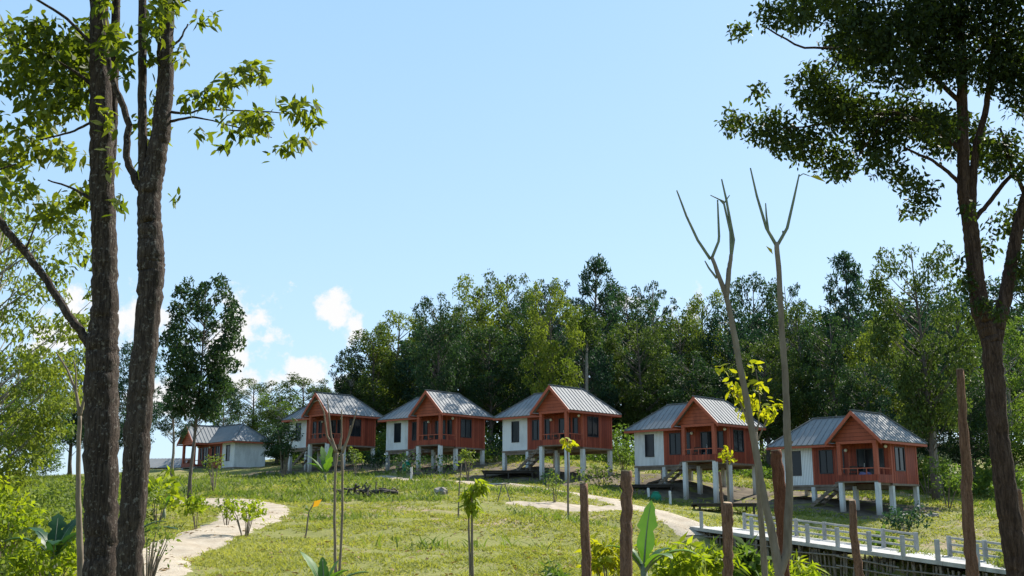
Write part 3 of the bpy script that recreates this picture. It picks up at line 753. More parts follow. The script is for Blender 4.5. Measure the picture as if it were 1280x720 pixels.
sawn('dark knobbly sawn post under a yellow leafed sapling', [(909,740,13.5),(910,700,12),(909,670,12.5),(910,650,13),(909.5,629,11.5)], 10.5)
sawn('slanting pale brown post in front of the bridge rail', [(1077,740,11.5),(1072,700,10),(1067,665,9.5),(1065,626,8)], 11)
sawn('tall slim brown pole at right reaching above the bridge', [(1217,740,15.5),(1213,690,14.5),(1209,610,13),(1205,540,11.5),(1200,462,8.5)], 11)
sawn('thick reddish post with a crooked broken top behind the forked bare sapling', [(979,740,17),(979,690,17),(977,640,16.5),(973,590,15),(970,563,13)], 13, 'postred')
sawn('thin grey stake standing by the road before the fourth house', [(905,662,4.5),(903,630,4),(899,590,3.2)], 40, 'post', 'stake', None)
sawn('pale slim post right of the large leaning trunk', [(1279,700,9),(1276,640,8),(1273,612,7)], 22, 'post', 'slim_post', None)

# ------------------------------------------------------------------ bare saplings
def sapling(name, lb, stems, Y, m='twig', leaves=(), cat='sapling', shoots=()):
    P, r = pxpoly(stems[0], Y); loc = P[0].copy(); loc[2] = g1(loc[0], loc[1])
    o = empty(name, lb, cat, loc); mb = MB()
    for i, s in enumerate(stems):
        P, r = pxpoly(s, Y, base=(i == 0)); P2, r2 = dens_poly(P, r, len(P)*5)
        P2 = P2 - loc; P2[1:-1] += rng.normal(size=(len(P2)-2, 3))*np.mean(r2)*.05; mb.tube(P2, r2, 8, .12)
    mb.build('stem', MT[m], o, True)
    if shoots:
        mb = MB()
        for s in shoots:
            P, r = pxpoly(s, Y, base=False); P2, r2 = dens_poly(P, r, len(P)*4); mb.tube(P2-loc, r2, 6)
        mb.build('shoot', MT['twigg'], o, True)
    for (px, py, ln, dx, dz, mm) in leaves:
        c = at(px, py, Y) - loc; V, Fq = leaf_quads(np.array([c]), np.array([(dx, -.1, dz)]), np.array([(.2, -1, .6)]), px2m(ln, Y), px2m(ln, Y)*.42)
        npmesh('leaf', V, Fq, L[mm], o, np.full(4, .5))
    return o
sapling('bare_sapling', 'tall leafless forked sapling whose two pale stems part in a V at the ground',
    [[(975,735,12),(974,715,12),(966,670,11),(957,632,9.4),(951,600,9.8),(937,520,8.6),(929,478,8.2),(920,430,8),(908,370,7),(890,322,5)],
     [(974,718,11),(984,690,11.4),(987,600,9.6),(984,540,9.8),(983,500,8.8),(978,420,8),(974,345,7),(971,303,6.6)],[(940,545,4),(946,535,2.6),(949,529,2.2)],[(984,560,4),(991,552,2.4)],[(922,440,4),(916,433,2.4)],[(980,440,4),(986,433,2)], [(908,372,8),(911,340,6.5),(914,318,5)]], 8.5,
    leaves=[(966,318,14,-.6,.9,'gold'),(1012,220,22,1,-.35,'gold')],
    shoots=[[(888,324,4),(872,300,3.4),(858,270,3),(846,238,1.8)],[(890,322,4),(899,300,3.4),(897,250,2)],[(914,319,4.5),(917,300,4),(908,250,3),(902,224,1.8)],[(914,317,4),(913,290,3.2),(905,255,2.6),(900,250,2)],
            [(905,252,2.2),(888,244,1.2)],[(905,254,2.2),(912,244,1.2)],[(896,348,3),(886,335,2.4),(881,326,1.4)],[(970,306,4.5),(958,285,4),(946,245,3),(938,210,1.8)],[(972,306,4.5),(984,285,4),(992,250,3.2),(999,218,1.8)],[(961,292,3),(958,270,2.4),(957,254,1.4)],
            [(998,221,1.6),(1004,217,1.3),(1012,220,1)],[(981,292,1.6),(978,288,1.3),(979,298,1)]])
sapling('thin_sapling', 'thin bare stem standing between the thick reddish post and dark knobbly post',
    [[(957,735,7),(956,700,6.5),(951,640,6),(947,590,5.5),(945,540,4)]], 12)
sapling('forked_sapling', 'slim double stemmed sapling with bare upswept twigs before the first house',
    [[(421,735,5),(419,700,3.7),(418,640,3.3),(419,585,3.0),(421,566,4)],[(423,730,3.7),(426,690,3.2),(428,640,3),(428,590,2.8),(427,566,4)],
     [(421,566,4),(409,545,2.2),(405,515,1.7),(398,500,1.4),(392,503,1)],[(421,566,4),(414,545,2.1),(411,515,1.6),(409,498,1.1)],[(428,566,4),(438,540,2.1),(446,512,1.2)],[(424,562,4),(427,545,2.2),(427,512,1.3)],[(434,552,1.8),(438,532,1.1)]], 17)
sapling('pale_sapling', 'pale thin leafless sapling just left of the twin dark trunks',
    [[(102,740,9),(100,690,8),(98,620,6.5),(98,560,5.5),(100,520,5)],[(100,520,5),(95,490,3.5),(84,462,2.6),(70,440,1.6)],[(100,520,4.5),(106,495,3.2),(108,470,2.4)],[(95,490,2.6),(95,465,1.8),(92,450,1.4)]], 12)

# ------------------------------------------------------------------ foreground trees
def screen_leaves(cl, Y, ln, wdr, dens, droop=.5, depth=1.2, up=.6, grow=1.0):
    """leaf clusters given as (px, py, rx, ry, density factor, tint); each has depth as well"""
    C = []; T = []
    for (px, py, rx, ry, k, tn) in cl:
        rx, ry = rx*grow, ry*grow
        n = int(rx*ry*3.14*k*dens/grow**1.2); a = rand_dir(n)*(rng.random((n, 1))**.36)*(.7 + .45*rng.random((n, 1)))
        c0 = at(px, py, Y); sx_, sz_ = px2m(rx, Y), px2m(ry, Y)
        off = rng.normal()*depth*.4
        C.append(c0 + a*np.array((sx_, max(sx_, sz_)*.7 + .05, sz_)) + np.array((0, off, 0))); T.append(np.clip(rng.normal(tn, .2, n), 0, 1))
    C = np.concatenate(C); T = np.concatenate(T); n = len(C)
    # sprays: gather leaves into little twigs that share a direction
    g = rng.integers(0, max(1, n//7), n); base = rand_dir(max(1, n//7)); base[:, 2] -= droop
    ctr = C[rng.integers(0, n, max(1, n//7))]
    C = C*.55 + ctr[g]*.45 if False else C
    D = base[g] + rand_dir(n)*.7; Nn = rand_dir(n)*.8; Nn[:, 2] += up
    l = ln*(.65 + .6*rng.random(n))
    V, Fq = leaf_hex(C, D, Nn, l, l*wdr)
    return V, Fq, np.repeat(T, 6)
def big_tree(name, lb, stems, branches, cl, Y, bark, leafm, ln, dens, wdr=.42, gnarl=.05, ldroop=.5, grow=1.4):
    P, r = pxpoly(stems[0], Y); loc = P[0].copy(); loc[2] = g1(loc[0], loc[1])
    o = empty(name, lb, 'tree', loc); mb = MB()
    for i, s in enumerate(stems):
        P, r = pxpoly(s, Y, base=(i == 0)); P2, r2 = dens_poly(P, r, len(P)*9)
        P2 = P2 - loc; P2[1:-1, :2] += rng.normal(size=(len(P2)-2, 2))*np.mean(r2)*gnarl; mb.tube(P2, r2, 24, .07)
    mb.build('trunk', bark, o, True)
    for s in branches:
        P, r = pxpoly(s, Y, base=False); P2, r2 = dens_poly(P, r, len(P)*4); mb = MB()
        P2 = P2 - loc; P2[1:-1] += rng.normal(size=(len(P2)-2, 3))*np.mean(r2)*.15; mb.tube(P2, r2, 7, .1); mb.build('branch', bark, o, True)
    V, Fq, T = screen_leaves(cl, Y, ln, wdr, dens, ldroop, grow=grow)
    npmesh('crown', V - loc, Fq, leafm, o, T)
    return o
big_tree('large_tree', 'straight thick grey brown trunk in the left foreground, leftmost of the dark pair',
    [[(126,760,43),(126,700,40),(126,640,40),(126,560,41),(127,480,41),(128,432,39),(131,380,32),(130,300,31),(128,220,31),(127,150,30),(125,80,25),(123,0,23),(121,-150,20),(118,-340,12),(115,-480,5)],
     [(139,200,12,.15),(141,150,13,.15),(143,80,12,.15),(145,0,11,.15),(150,-160,9,.1),(156,-330,5)]],
    [[(112,432,12),(100,412,11),(85,393,10.5),(58,348,10),(31,315,10),(0,277,10),(-40,230,9),(-90,160,7)],
     [(116,250,5),(90,235,3),(60,225,2)],[(120,110,6),(95,90,4),(60,70,3),(20,55,2)],[(121,60,5),(80,20,4),(30,-10,3)],[(120,150,4),(90,165,3),(50,175,2)],[(-30,240,5),(-10,215,3),(20,205,2)],[(31,315,3),(45,280,2),(60,255,1.5)],[(-60,200,5),(-50,140,4),(-20,110,3)],
     [(122,-60,7),(60,-130,5),(-20,-180,3)],[(122,-120,7),(190,-200,5),(260,-230,3)],[(120,-240,6),(60,-330,4)],[(120,-200,6),(200,-330,4)]],
    [(30,25,38,26,1.1,.1),(75,15,35,25,1.1,.1),(95,45,22,28,1.2,.15),(60,55,35,26,1.1,.15),(15,75,25,22,.8,.3),(85,90,25,26,1.1,.2),(45,95,26,18,.7,.3),(95,125,14,20,.8,.2),(55,125,32,16,.9,.45),(30,150,32,14,.6,.5),(72,145,22,16,.9,.8),
     (20,175,22,16,.8,.7),(60,178,26,14,.8,.9),(82,195,10,10,.5,.8),(5,195,12,8,.5,.3),(100,235,10,18,.8,.35),(85,240,18,16,.7,.5),(75,275,22,12,.7,.8),(55,255,22,14,.4,.5),(90,290,10,12,.5,.8),(98,210,8,10,.5,.3),(30,245,25,14,.35,.4),(55,300,32,14,.3,.4),
     (155,20,10,28,.8,.3),(160,75,14,26,.8,.4),(158,120,12,22,.8,.6),(150,160,7,20,.7,.6),(148,205,6,22,.5,.6),(155,260,6,14,.5,.4),
     (-40,60,45,60,.8,.3),(-50,180,40,50,.8,.4),(40,-90,90,60,.9,.2),(-30,-180,90,70,.8,.3),(180,-200,100,60,.8,.4),(250,-240,70,50,.7,.4),(100,-330,130,80,.8,.4),(60,-460,100,60,.7,.5)],
    10.5, MT['bark'], L['near'], .12, .075)
big_tree('large_tree', 'dark lichen spotted trunk in the left foreground that divides high up, rightmost of the pair',
    [[(161,760,31),(162,720,30),(166,640,31),(171,560,32),(176,490,31),(183,415,30),(189,345,32),(189,320,34),(187,285,30),(187,240,29),(195,200,26),(202,160,24),(207,100,21),(208,0,20),(210,-160,15),(212,-360,7)],
     [(184,238,14),(179,215,13),(178,160,11.5),(178,80,11),(178,0,10.5),(176,-140,8),(170,-300,4)]],
    [[(176,236,11),(168,222,10),(157,196,9.5),(161,160,9),(155,135,8.5),(143,105,8),(135,70,6)],
     [(214,140,4),(235,142,3),(255,136,2.4),(290,138,2),(340,140,1.6),(385,145,1.2)],[(212,152,4),(240,146,3),(262,150,2),(300,160,1.6),(340,172,1)],[(212,60,4),(225,50,3),(235,30,2)],[(208,20,4),(225,5,3),(245,-5,2)],
     [(210,-60,6),(260,-120,4),(320,-150,3)],[(210,-120,6),(150,-200,4)],[(211,-240,5),(270,-330,3)]],
    [(236,148,10,9,.5,.5),(255,142,16,9,.8,.55),(262,160,10,7,.6,.4),(283,138,18,10,1.0,.7),(290,155,16,8,.8,.5),(308,128,14,8,1.0,.8),(318,148,20,11,1.1,.75),(330,166,18,9,.9,.6),(345,140,18,10,1.0,.8),(350,160,15,8,.8,.7),(372,142,18,9,1.0,.8),(370,160,10,8,.6,.6),(388,152,11,8,.8,.7),(394,132,7,7,.5,.5),(400,158,5,6,.5,.5),(305,172,14,6,.6,.7),(328,186,5,7,.35,.3),
     (225,10,14,12,1.0,.7),(223,55,12,22,1.0,.7),(230,75,10,10,.8,.6),(240,5,10,8,.7,.6),(193,60,8,30,.6,.5),(165,90,10,22,.8,.5),(195,120,9,22,.5,.55),(165,140,7,16,.6,.5),(168,205,5,14,.5,.4),(207,235,5,6,.6,.3),(168,268,6,14,.35,.4),(250,-2,14,6,.4,.5),
     (300,-140,80,50,.8,.5),(170,-160,90,60,.8,.4),(240,-300,110,80,.8,.5),(200,-440,90,60,.7,.5)],
    10.0, MT['bark'], L['near'], .115, .095, ldroop=.6, wdr=.38)
big_tree('large_tree', 'leaning reddish brown tree at right with a dense dark crown of small leaves',
    [[(1283,770,31),(1274,720,29),(1265,670,27),(1255,600,26),(1248,540,24),(1243,480,24),(1240,430,24),(1233,410,22),(1226,390,23),(1220,350,21),(1216,305,20),(1211,270,19),(1205,245,17),(1204,200,15),(1203,140,14),(1202,60,12),(1201,-60,10),(1200,-200,5)],
     [(1241,432,21),(1247,408,19),(1257,372,17),(1265,325,16),(1271,290,15),(1280,255,14),(1298,200,12),(1318,120,10),(1335,0,7),(1345,-120,4)], [(1213,290,11),(1215,255,11),(1217,210,10),(1222,175,9),(1232,140,8),(1240,80,6),(1245,0,4)]],
    [[(1217,275,7),(1232,258,6),(1248,238,6),(1268,215,5),(1290,190,4)],[(1206,235,6),(1185,215,5),(1165,200,4),(1130,185,3)],[(1204,190,7),(1170,160,6),(1120,140,5),(1060,150,4),(1010,158,2.4),(978,160,1.2)],[(1203,130,7),(1160,90,6),(1110,70,5),(1060,60,4),(1000,60,3),(950,30,2)],
     [(1202,80,6),(1240,50,5),(1290,30,4)],[(1203,30,6),(1150,0,5),(1090,-20,4),(1020,-10,3)],[(1202,-20,6),(1260,-80,4)],[(1280,240,6),(1262,200,5),(1250,160,3)],[(1310,150,5),(1340,110,3)],[(1120,140,3),(1090,170,2),(1070,200,2)],[(1060,60,3),(1035,90,2),(1020,120,2)],[(1252,385,4),(1245,375,2.5),(1238,380,1.5)]],
    [(935,15,14,10,.8,.6),(958,28,16,16,1.0,.6),(978,55,16,22,1.0,.6),(1000,75,16,14,1.0,.5),(1000,12,20,14,.9,.4),(922,135,12,14,.9,.5),(925,150,12,12,.8,.5),(1085,215,16,14,.7,.3),(1165,245,18,14,.7,.3),(945,118,10,12,.7,.4),(952,165,20,16,.8,.5),(975,150,22,20,.8,.5),(985,180,22,12,.7,.4),(1010,125,26,26,1.1,.5),(1015,165,30,20,1.1,.4),
     (1045,30,32,30,1.2,.15),(1060,75,34,28,1.2,.25),(1050,105,28,22,1.1,.4),(1050,145,34,26,1.2,.2),(1060,180,30,20,1.0,.3),(1056,208,12,12,.8,.3),(1095,20,36,30,1.3,.1),(1110,55,34,26,1.3,.1),(1090,110,34,24,1.0,.2),(1100,150,36,28,1.3,.15),(1105,185,26,14,.8,.3),(1120,218,14,12,.6,.3),
     (1150,25,36,34,1.4,.1),(1155,80,32,26,1.3,.05),(1150,130,34,26,1.3,.1),(1150,175,28,18,1.0,.2),(1145,215,20,14,.7,.2),(1140,240,22,9,.5,.3),(1170,232,14,14,.6,.2),(1190,30,36,36,1.3,.05),(1180,95,22,24,1.0,.1),(1180,150,20,26,1.0,.1),(1235,30,38,34,1.3,.05),(1240,85,34,30,1.2,.1),(1240,140,34,26,1.3,.1),
     (1270,60,26,34,1.2,.1),(1270,120,24,28,1.1,.1),(1250,185,26,18,1.0,.2),(1275,175,18,22,.9,.2),(1265,225,20,18,.9,.2),(1240,215,14,12,.5,.3),(1272,270,14,20,.7,.3),(1255,300,12,12,.6,.3),(1240,285,10,14,.35,.3),(1200,270,8,10,.5,.3),(1275,340,14,22,.9,.3),(1262,385,14,12,.8,.3),(1228,400,10,7,.7,.2),(1195,330,10,14,.5,.4),(1205,355,8,14,.7,.2),(1222,385,10,10,.8,.2),
     (1330,60,50,60,1.0,.2),(1335,170,50,60,1.0,.2),(1340,280,40,50,.8,.3),(1080,-50,90,40,1.1,.2),(1180,-70,80,60,1.1,.2),(1290,-60,80,60,1.0,.2),(1020,-30,50,24,.8,.4),(1150,-170,110,70,.9,.3),(1270,-180,110,70,.9,.3)],
    10.5, MT['barkr'], L['nearr'], .066, .245, .42, grow=1.45)

# ------------------------------------------------------------------ woodland trees
def make_tree(H, base, wr, prof, ncl, cr, per, ln, wd, lm, bark, flat=.65, droop=.3, lean=0, tr=.017):
    """height H; returns (trunk mesh object, crown mesh object) unparented; prof(t) -> radius factor, t 0..1 through the crown"""
    k = 9; z = np.linspace(0, H*.97, k)
    ax = np.cumsum(rng.normal(size=(k, 2))*H*.007, axis=0); ax[0] = 0; ax[:, 0] += lean*z
    ctr = lambda h: np.array((np.interp(h, z, ax[:, 0]), np.interp(h, z, ax[:, 1]), h))
    mb = MB(); mb.tube(np.column_stack([ax, z]), np.interp(z, [0, H*.05, H*.5, H], [H*tr*1.35, H*tr, H*tr*.6, H*tr*.12]), 9, .1)
    C = []; Rr = []
    for i in range(ncl):
        t = (i + rng.random())/ncl; h = H*(base + (1-base)*t*.97); a = i*2.4 + rng.normal()*.5
        rr = H*wr*prof(t)*(.25 + .85*math.sqrt(rng.random())); c = ctr(h) + np.array((math.cos(a)*rr, math.sin(a)*rr, 0))
        C.append(c); Rr.append(cr*(.7 + .6*rng.random())*(1 - .35*t))
        s = ctr(max(H*.12, h - rr*.7 - H*.02)); mid = (s + c)/2 + np.array((0, 0, -.04*rr))
        mb.tube([s, mid, c], [H*tr*.22, H*tr*.13, H*tr*.05], 4, cap=False)
    tk = mb.build('trunk', bark, None, True)
    V, Fq, T = clumps(C, Rr, per, ln, wd, flat, droop)
    return tk, npmesh('crown', V, Fq, lm, None, T)
P_round = lambda t: math.sin(math.pi*(.14 + .68*t))**.8
P_cone = lambda t: (1 - t)**.7*.9 + .14
P_tall = lambda t: .5 + .5*math.sin(math.pi*(.1 + .8*t))
KIND = {}
def reg(kind, *a, **k): KIND.setdefault(kind, []).append(make_tree(*a, **k))
for i in range(2): reg('dark', 20, .30, .25, P_round, 58, 1.62, 175, .42, .20, L['dark'], MT['trunk'])
for i in range(2): reg('olive', 20, .28, .26, P_round, 58, 1.62, 175, .42, .20, L['olive'], MT['trunk'])
for i in range(2): reg('yell', 20, .26, .25, P_round, 58, 1.62, 175, .42, .20, L['yell'], MT['trunk'])
for i in range(2): reg('airy', 20, .42, .20, P_tall, 66, .95, 64, .42, .19, L['teal'], MT['pale'], .5)
for i in range(2): reg('cone', 20, .28, .27, P_cone, 80, 1.1, 95, .50, .18, L['teal'], MT['trunk'], .5, -.2)
for i in range(2): reg('teal', 20, .28, .25, P_round, 58, 1.62, 175, .42, .20, L['teal'], MT['trunk'])
reg('fresh', 20, .15, .25, P_round, 58, 1.62, 175, .40, .19, L['fresh'], MT['pale'])
used = {}
def plant_tree(px, top, Y, wpx, kind, lb, grp='trees of the wood behind the houses', name='woodland_tree', sink=.15):
    g = gat(px, Y, sink); zt = at(px, top, Y)[2]; H = zt - g[2]
    v = KIND[kind]; i = used.get(kind, 0); used[kind] = i + 1
    r = empty(name, lb, 'tree', g, rng.random()*6.28, grp)
    s = H/20.0; wsc = px2m(wpx*1.45, Y)/(2*20*.29)
    for src in v[i % len(v)]:
        c = src if src.parent is None and i < len(v) else src.copy()
        if c is not src: col.objects.link(c)
        c.parent = r
    r.scale = (wsc, wsc, s)
    return r
wood = [
 (436,437,112,48,'airy','thin ragged dark tree at the very left end of the wood'),
 (462,412,113,66,'olive','olive green tree over the right end of the first house roof'),
 (492,388,117,66,'yell','yellowish round tree above the gap between the first and second houses'),
 (543,368,103,52,'dark','dark bushy tree whose top rises highest above the second house'),
 (535,405,112,66,'teal','dark bluish tree directly above the gable of the second house'),
 (574,385,117,60,'olive','olive tree above the right half of the second house roof'),
 (601,350,122,66,'yell','tall yellow tinged tree above the gap between the second and third houses'),
 (632,341,127,60,'olive','tall loose tree topping the skyline left of the middle house ridge'),
 (612,412,108,66,'dark','dense dark tree low behind the gap between second and third houses'),
 (664,372,114,70,'dark','dark full tree behind the left half of the middle house'),
 (700,346,124,62,'airy','open airy tree right behind the middle house, left of the tallest tree'),
 (690,350,97.5,58,'yell','bright yellow green tree lit by sun above the gable of the middle house'),
 (745,319,115,74,'cone','tallest spiky topped tree of the wood, above the right end of the middle house roof'),
 (728,405,106,56,'teal','bluish shaded tree in front of the tallest spiky tree'),
 (786,360,121,60,'dark','dark tree just right of the tallest spiky tree'),
 (826,353,127,62,'airy','airy open tree above the left end of the fourth house roof'),
 (806,402,109,62,'olive','olive tree above the gap between the middle and fourth houses'),
 (857,392,114,60,'olive','olive tree above the gable of the fourth house'),
 (888,366,122,56,'yell','yellow green tree left of the bare sapling tops'),
 (868,440,104,60,'dark','low dark tree just over the fourth house ridge'),
 (922,384,116,66,'teal','bluish tree between the two stems of the bare forked sapling'),
 (955,346,122,60,'dark','dark tree behind the right stem of the bare forked sapling'),
 (1002,350,127,56,'airy','airy tree right of the bare forked sapling, left of the tall spired tree'),
 (1012,378,112,64,'olive','brownish olive tree above the left end of the large right hand house'),
 (965,420,106,62,'olive','olive tree low above the gap between the fourth and fifth houses'),
 (1078,311,118,68,'cone','tall spired bluish tree above the gable of the large right hand house'),
 (1048,398,106,64,'dark','deep green tree over the ridge of the large right hand house'),
 (1112,400,104,62,'yell','sunlit yellow green tree above the right end of the large house roof'),
 (1092,455,97,56,'dark','low dark leafy tree just behind the right hand house roof'),
 (1172,306,77,88,'olive','broad drooping olive tree left of the leaning right hand trunk'),
 (1150,440,88,64,'teal','shaded bluish tree in front of the broad drooping olive tree'),
 (1222,345,98,86,'teal','bluish tree behind the fork of the leaning right hand trunk'),
 (1275,385,90,76,'fresh','fresh green tree at the right edge beyond the leaning trunk'),
 (1225,470,84,70,'dark','dark leafy tree low behind the tall slim pole and leaning trunk'),
 (1305,340,110,90,'dark','dark tree at the very right edge of the wood'),
]
for a in wood: plant_tree(*a)
leftw = [
 (372,470,118,60,'olive','olive tree on the ridge left of the first house of the row'),
 (402,482,122,46,'dark','small dark tree tucked behind the left eave of the first house'),
 (343,492,114,50,'fresh','fresh green tree right of the distant house'),
 (312,474,126,50,'olive','pale olive tree rising behind the roof of the distant house'),
 (350,530,104,40,'dark','low dark tree between the distant house and first house of the row'),
 (158,428,92,52,'teal','dark bluish tree seen through the gap between the twin trunks'),
 (84,436,96,56,'teal','dark bluish tree seen left of the twin trunks behind the pale sapling'),
 (40,470,84,60,'fresh','fresh green tree at far left behind the hanging sprays'),
 (5,440,90,70,'olive','olive tree at the far left edge of the view'),
 (212,468,98,46,'airy','slender dark tree with a bare lower trunk right of the twin trunks'),
 (272,478,120,40,'airy','thin pale tree behind the roof peak of the distant house'),
]
for a in leftw: plant_tree(*a, grp='trees on the left ridge')

# slim tree by the footpath (finer leaves, nearer)
tk, crn = make_tree(11.5, .39, .19, lambda t: (.35 + .65*math.sin(math.pi*(.1 + .75*t))), 105, .62, 105, .24, .12, L['dark'], MT['trunk'], .6, .1, .03, .010)
g = gat(236, 58, .1); r = empty('slim_tree', 'slim dark leafed tree standing alone beside the bend of the left footpath', 'tree', g)
H = at(250, 350, 58)[2] - g[2]; r.scale = (px2m(104, 58)/(2*11.5*.215),)*2 + (H/11.5,)
for c in (tk, crn): c.parent = r
# light-leaved tree at the left edge
tk, crn = make_tree(7.5, .22, .30, P_round, 84, .58, 140, .13, .06, L['yell'], MT['pale'], .34, .5, 0, .012)
g = gat(-25, 24, .1); r = empty('leafy_tree', 'light green tree with fine hanging sprays at the left edge of the photo', 'tree', g)
for c in (tk, crn): c.parent = r
H = at(0, 235, 24)[2] - g[2]; r.scale = (.92, .92, H/7.5)
# pale trunk tree at right, behind the house
for px, top, Y, lean, lb in ((1176, 440, 80, -1, 'pale thin leaning trunk right of the large house, forked near its top'), (735, 400, 103, .3, 'pale straight slim trunk rising behind the ridge of the middle house')):
    g = gat(px, Y, .1); r = empty('pale_tree', lb, 'tree', g); H = at(px, top, Y)[2] - g[2]
    mb = MB(); mb.tube([(0,0,0), (.1*lean,0,H*.35), (.25*lean,0,H*.7), (.55*lean,.1,H)], [.24,.17,.13,.07], 8, .1); mb.build('trunk', MT['pale'], r, True)
    if lean < 0:
        mb = MB(); mb.tube([(-.1,0,H*.35), (.25,.1,H*.6), (.4,.1,H*.9)], [.12,.09,.05], 7); mb.build('branch', MT['pale'], r, True)
    V, Fq, T = clumps([np.array((.5*lean + rng.normal()*.8, rng.normal()*.8, H*(.82 + .25*rng.random()))) for q in range(20)], [.7]*20, 60, .36, .17, .7)
    npmesh('crown', V, Fq, L['olive'], r, T)

# the wood's depth: far trees reading as one mass, and undergrowth
C = []; Rr = []; mb = MB()
for i in range(60):
    px = 430 + 900*i/60 + rng.normal()*6; Y = 131 + rng.random()*16; g = gat(px, Y); top = np.interp(px, [420,470,530,600,700,745,800,880,960,1080,1180,1300], [480,425,400,385,390,385,395,400,390,380,370,380]) + rng.random()*22
    H = at(px, top, Y)[2] - g[2]
    mb.tube([g, g + np.array((rng.normal()*.3, 0, H*.5)), g + np.array((rng.normal()*.5, 0, H*.9))], [.22, .15, .05], 5, cap=False)
    for j in range(34):
        t = (j+rng.random())/34; a = rng.random()*6.28; rr = 2.6*math.sqrt(rng.random())*(1.05 - .5*t)
        C.append(g + np.array((math.cos(a)*rr, math.sin(a)*rr, H*(.12 + .86*t)))); Rr.append(1.1 + .5*rng.random())
V, Fq, T = clumps(C, Rr, 34, .75, .38, .7)
fw = tag(npmesh('far_wood', V, Fq, L['dark'], None, T), 'deep mass of dark trees behind the houses', 'wood', kind='stuff')
mb.build('trunks', MT['trunk'], fw)['kind'] = 'stuff'
C = []; Rr = []; lo = []
for i in range(420):
    px = 345 + 960*rng.random(); Y = (np.interp(px, [345,480,620,780,950,1100,1300], [112,106,98,93,88,88,76]) + rng.random()**1.5*26)
    g = gat(px, Y); h = .5 + 2.2*rng.random()**1.6*(1.5 if px < 1000 else 1.0)
    for j in range(3): C.append(g + np.array((rng.normal()*.7, rng.normal()*.7, h*rng.random()))); Rr.append(.45 + .5*rng.random())
V, Fq, T = clumps(C, Rr, 34, .34, .17, .7)
tag(npmesh('undergrowth', V, Fq, L['fresh'], None, T), 'leafy undergrowth along the foot of the wood behind the houses', 'undergrowth', kind='stuff')
C = []; Rr = []
for i in range(330):
    px = -30 + 200*rng.random(); Y = 18 + 58*rng.random()**1.3
    x = at(px, HY, Y)[0]
    if not off_path(np.array([x]), np.array([Y]), .9)[0]: continue
    g = gat(px, Y); h = .25 + 1.3*rng.random()**2
    for j in range(4): C.append(g + np.array((rng.normal()*.35, rng.normal()*.35, h*rng.random() + .05))); Rr.append(.16 + .26*rng.random())
V, Fq, T = clumps(C, Rr, 44, .15, .07, .8, -.2)
tag(npmesh('thicket', V, Fq, L['weed'], None, T), 'tangled weeds and brush at the lower left beside the trunks', 'thicket', kind='stuff')

# ------------------------------------------------------------------ grass and weeds
def blades(x, y, h, wd, m, per=4, spread=.5, name='grass', lb='', cat='grass'):
    n = len(x)*per; X = np.repeat(x, per) + rng.normal(size=n)*np.repeat(h, per)*.5; Yy = np.repeat(y, per) + rng.normal(size=n)*np.repeat(h, per)*.5
    Z = ground(X, Yy) - .01; hh = np.repeat(h, per)*(.5 + .8*rng.random(n)); a = rng.random(n)*6.28; ww_ = np.repeat(wd, per)
    B = np.column_stack([X, Yy, Z]); S = np.column_stack([np.cos(a), np.sin(a), np.zeros(n)])*ww_[:, None]*.5
    ln = np.column_stack([rng.normal(size=n)*spread, rng.normal(size=n)*spread, np.ones(n)])*hh[:, None]
    mid = B + ln*.55
    V = np.stack([B - S, B + S, mid + S*.8, mid - S*.8], 1).reshape(-1, 3)
    tip = B + ln*np.array((1.3, 1.3, .95))
    Vt = np.stack([mid - S*.8, mid + S*.8, tip], 1)
    V2 = np.concatenate([np.stack([B - S, B + S, mid + S*.8, mid - S*.8], 1), tip[:, None]], 1).reshape(-1, 3)
    i0 = np.arange(n)[:, None]*5
    Fq = np.concatenate([i0 + np.array([0, 1, 2]), i0 + np.array([0, 2, 3]), i0 + np.array([3, 2, 4])])
    lowf = .5 + .28*np.sin(X*.31 + 2*np.sin(Yy*.17)) + .22*np.sin(Yy*.43 - X*.21 + 1.5*np.sin(X*.5))
    T = np.repeat(np.clip(lowf*.55 + np.repeat(rng.random(len(x)), per)*.3 + rng.random(n)*.3 - .08, 0, 1), 5)
    return tag(npmesh(name, V2, Fq, L[m], None, T), lb, cat, kind='stuff')
def inside_house(x, y, mrg=.6):
    bad = np.zeros(len(x), bool)
    for X, Y, Z, th in houses:
        dx, dy = x - X, y - Y; u = dx*math.cos(th) - dy*math.sin(th); v = dx*math.sin(th) + dy*math.cos(th)
        bad |= (u > -mrg) & (u < HW+mrg) & (v > -HP-mrg) & (v < HD+1)
    return bad
n = 170000
Y = 17*np.exp(rng.random(n)*math.log(95/17)); X = (rng.random(n)*2 - 1)*(.52*Y + 3)
pat_ = np.sin(X*.8 + 1.7*np.sin(Y*.5)) + np.sin(Y*1.1 + X*.37) + .8*np.sin(X*2.3 - Y*1.6) + rng.normal(size=n)*.7
k = (pat_ + 1.3*np.sin(X*.33 - 1.4*np.sin(Y*.27)) > -1.15) & off_path(X, Y, -.12) & ~inside_house(X, Y); X, Y = X[k], Y[k]
hh = (.04 + .05*rng.random(len(X)) + .0005*Y)*(.7 + .9*rng.random(len(X))**3)
blades(X, Y, hh, .010 + .0007*Y, 'grass', 4, .8, 'grass', 'short mown grass with dry tips covering the meadow')
n = 1500                                  # dead leaves and bits of straw lying in the grass
Yl = 18*np.exp(rng.random(n)*math.log(70/18)); Xl = (rng.random(n)*2 - 1)*(.5*Yl + 2); Zl = ground(Xl, Yl) + .05
V, Fq = leaf_quads(np.column_stack([Xl, Yl, Zl]), rand_dir(n)*np.array((1, 1, .25)), rand_dir(n)*.5 + np.array((0, 0, 1)), .10 + .14*rng.random(n), .05 + .06*rng.random(n))
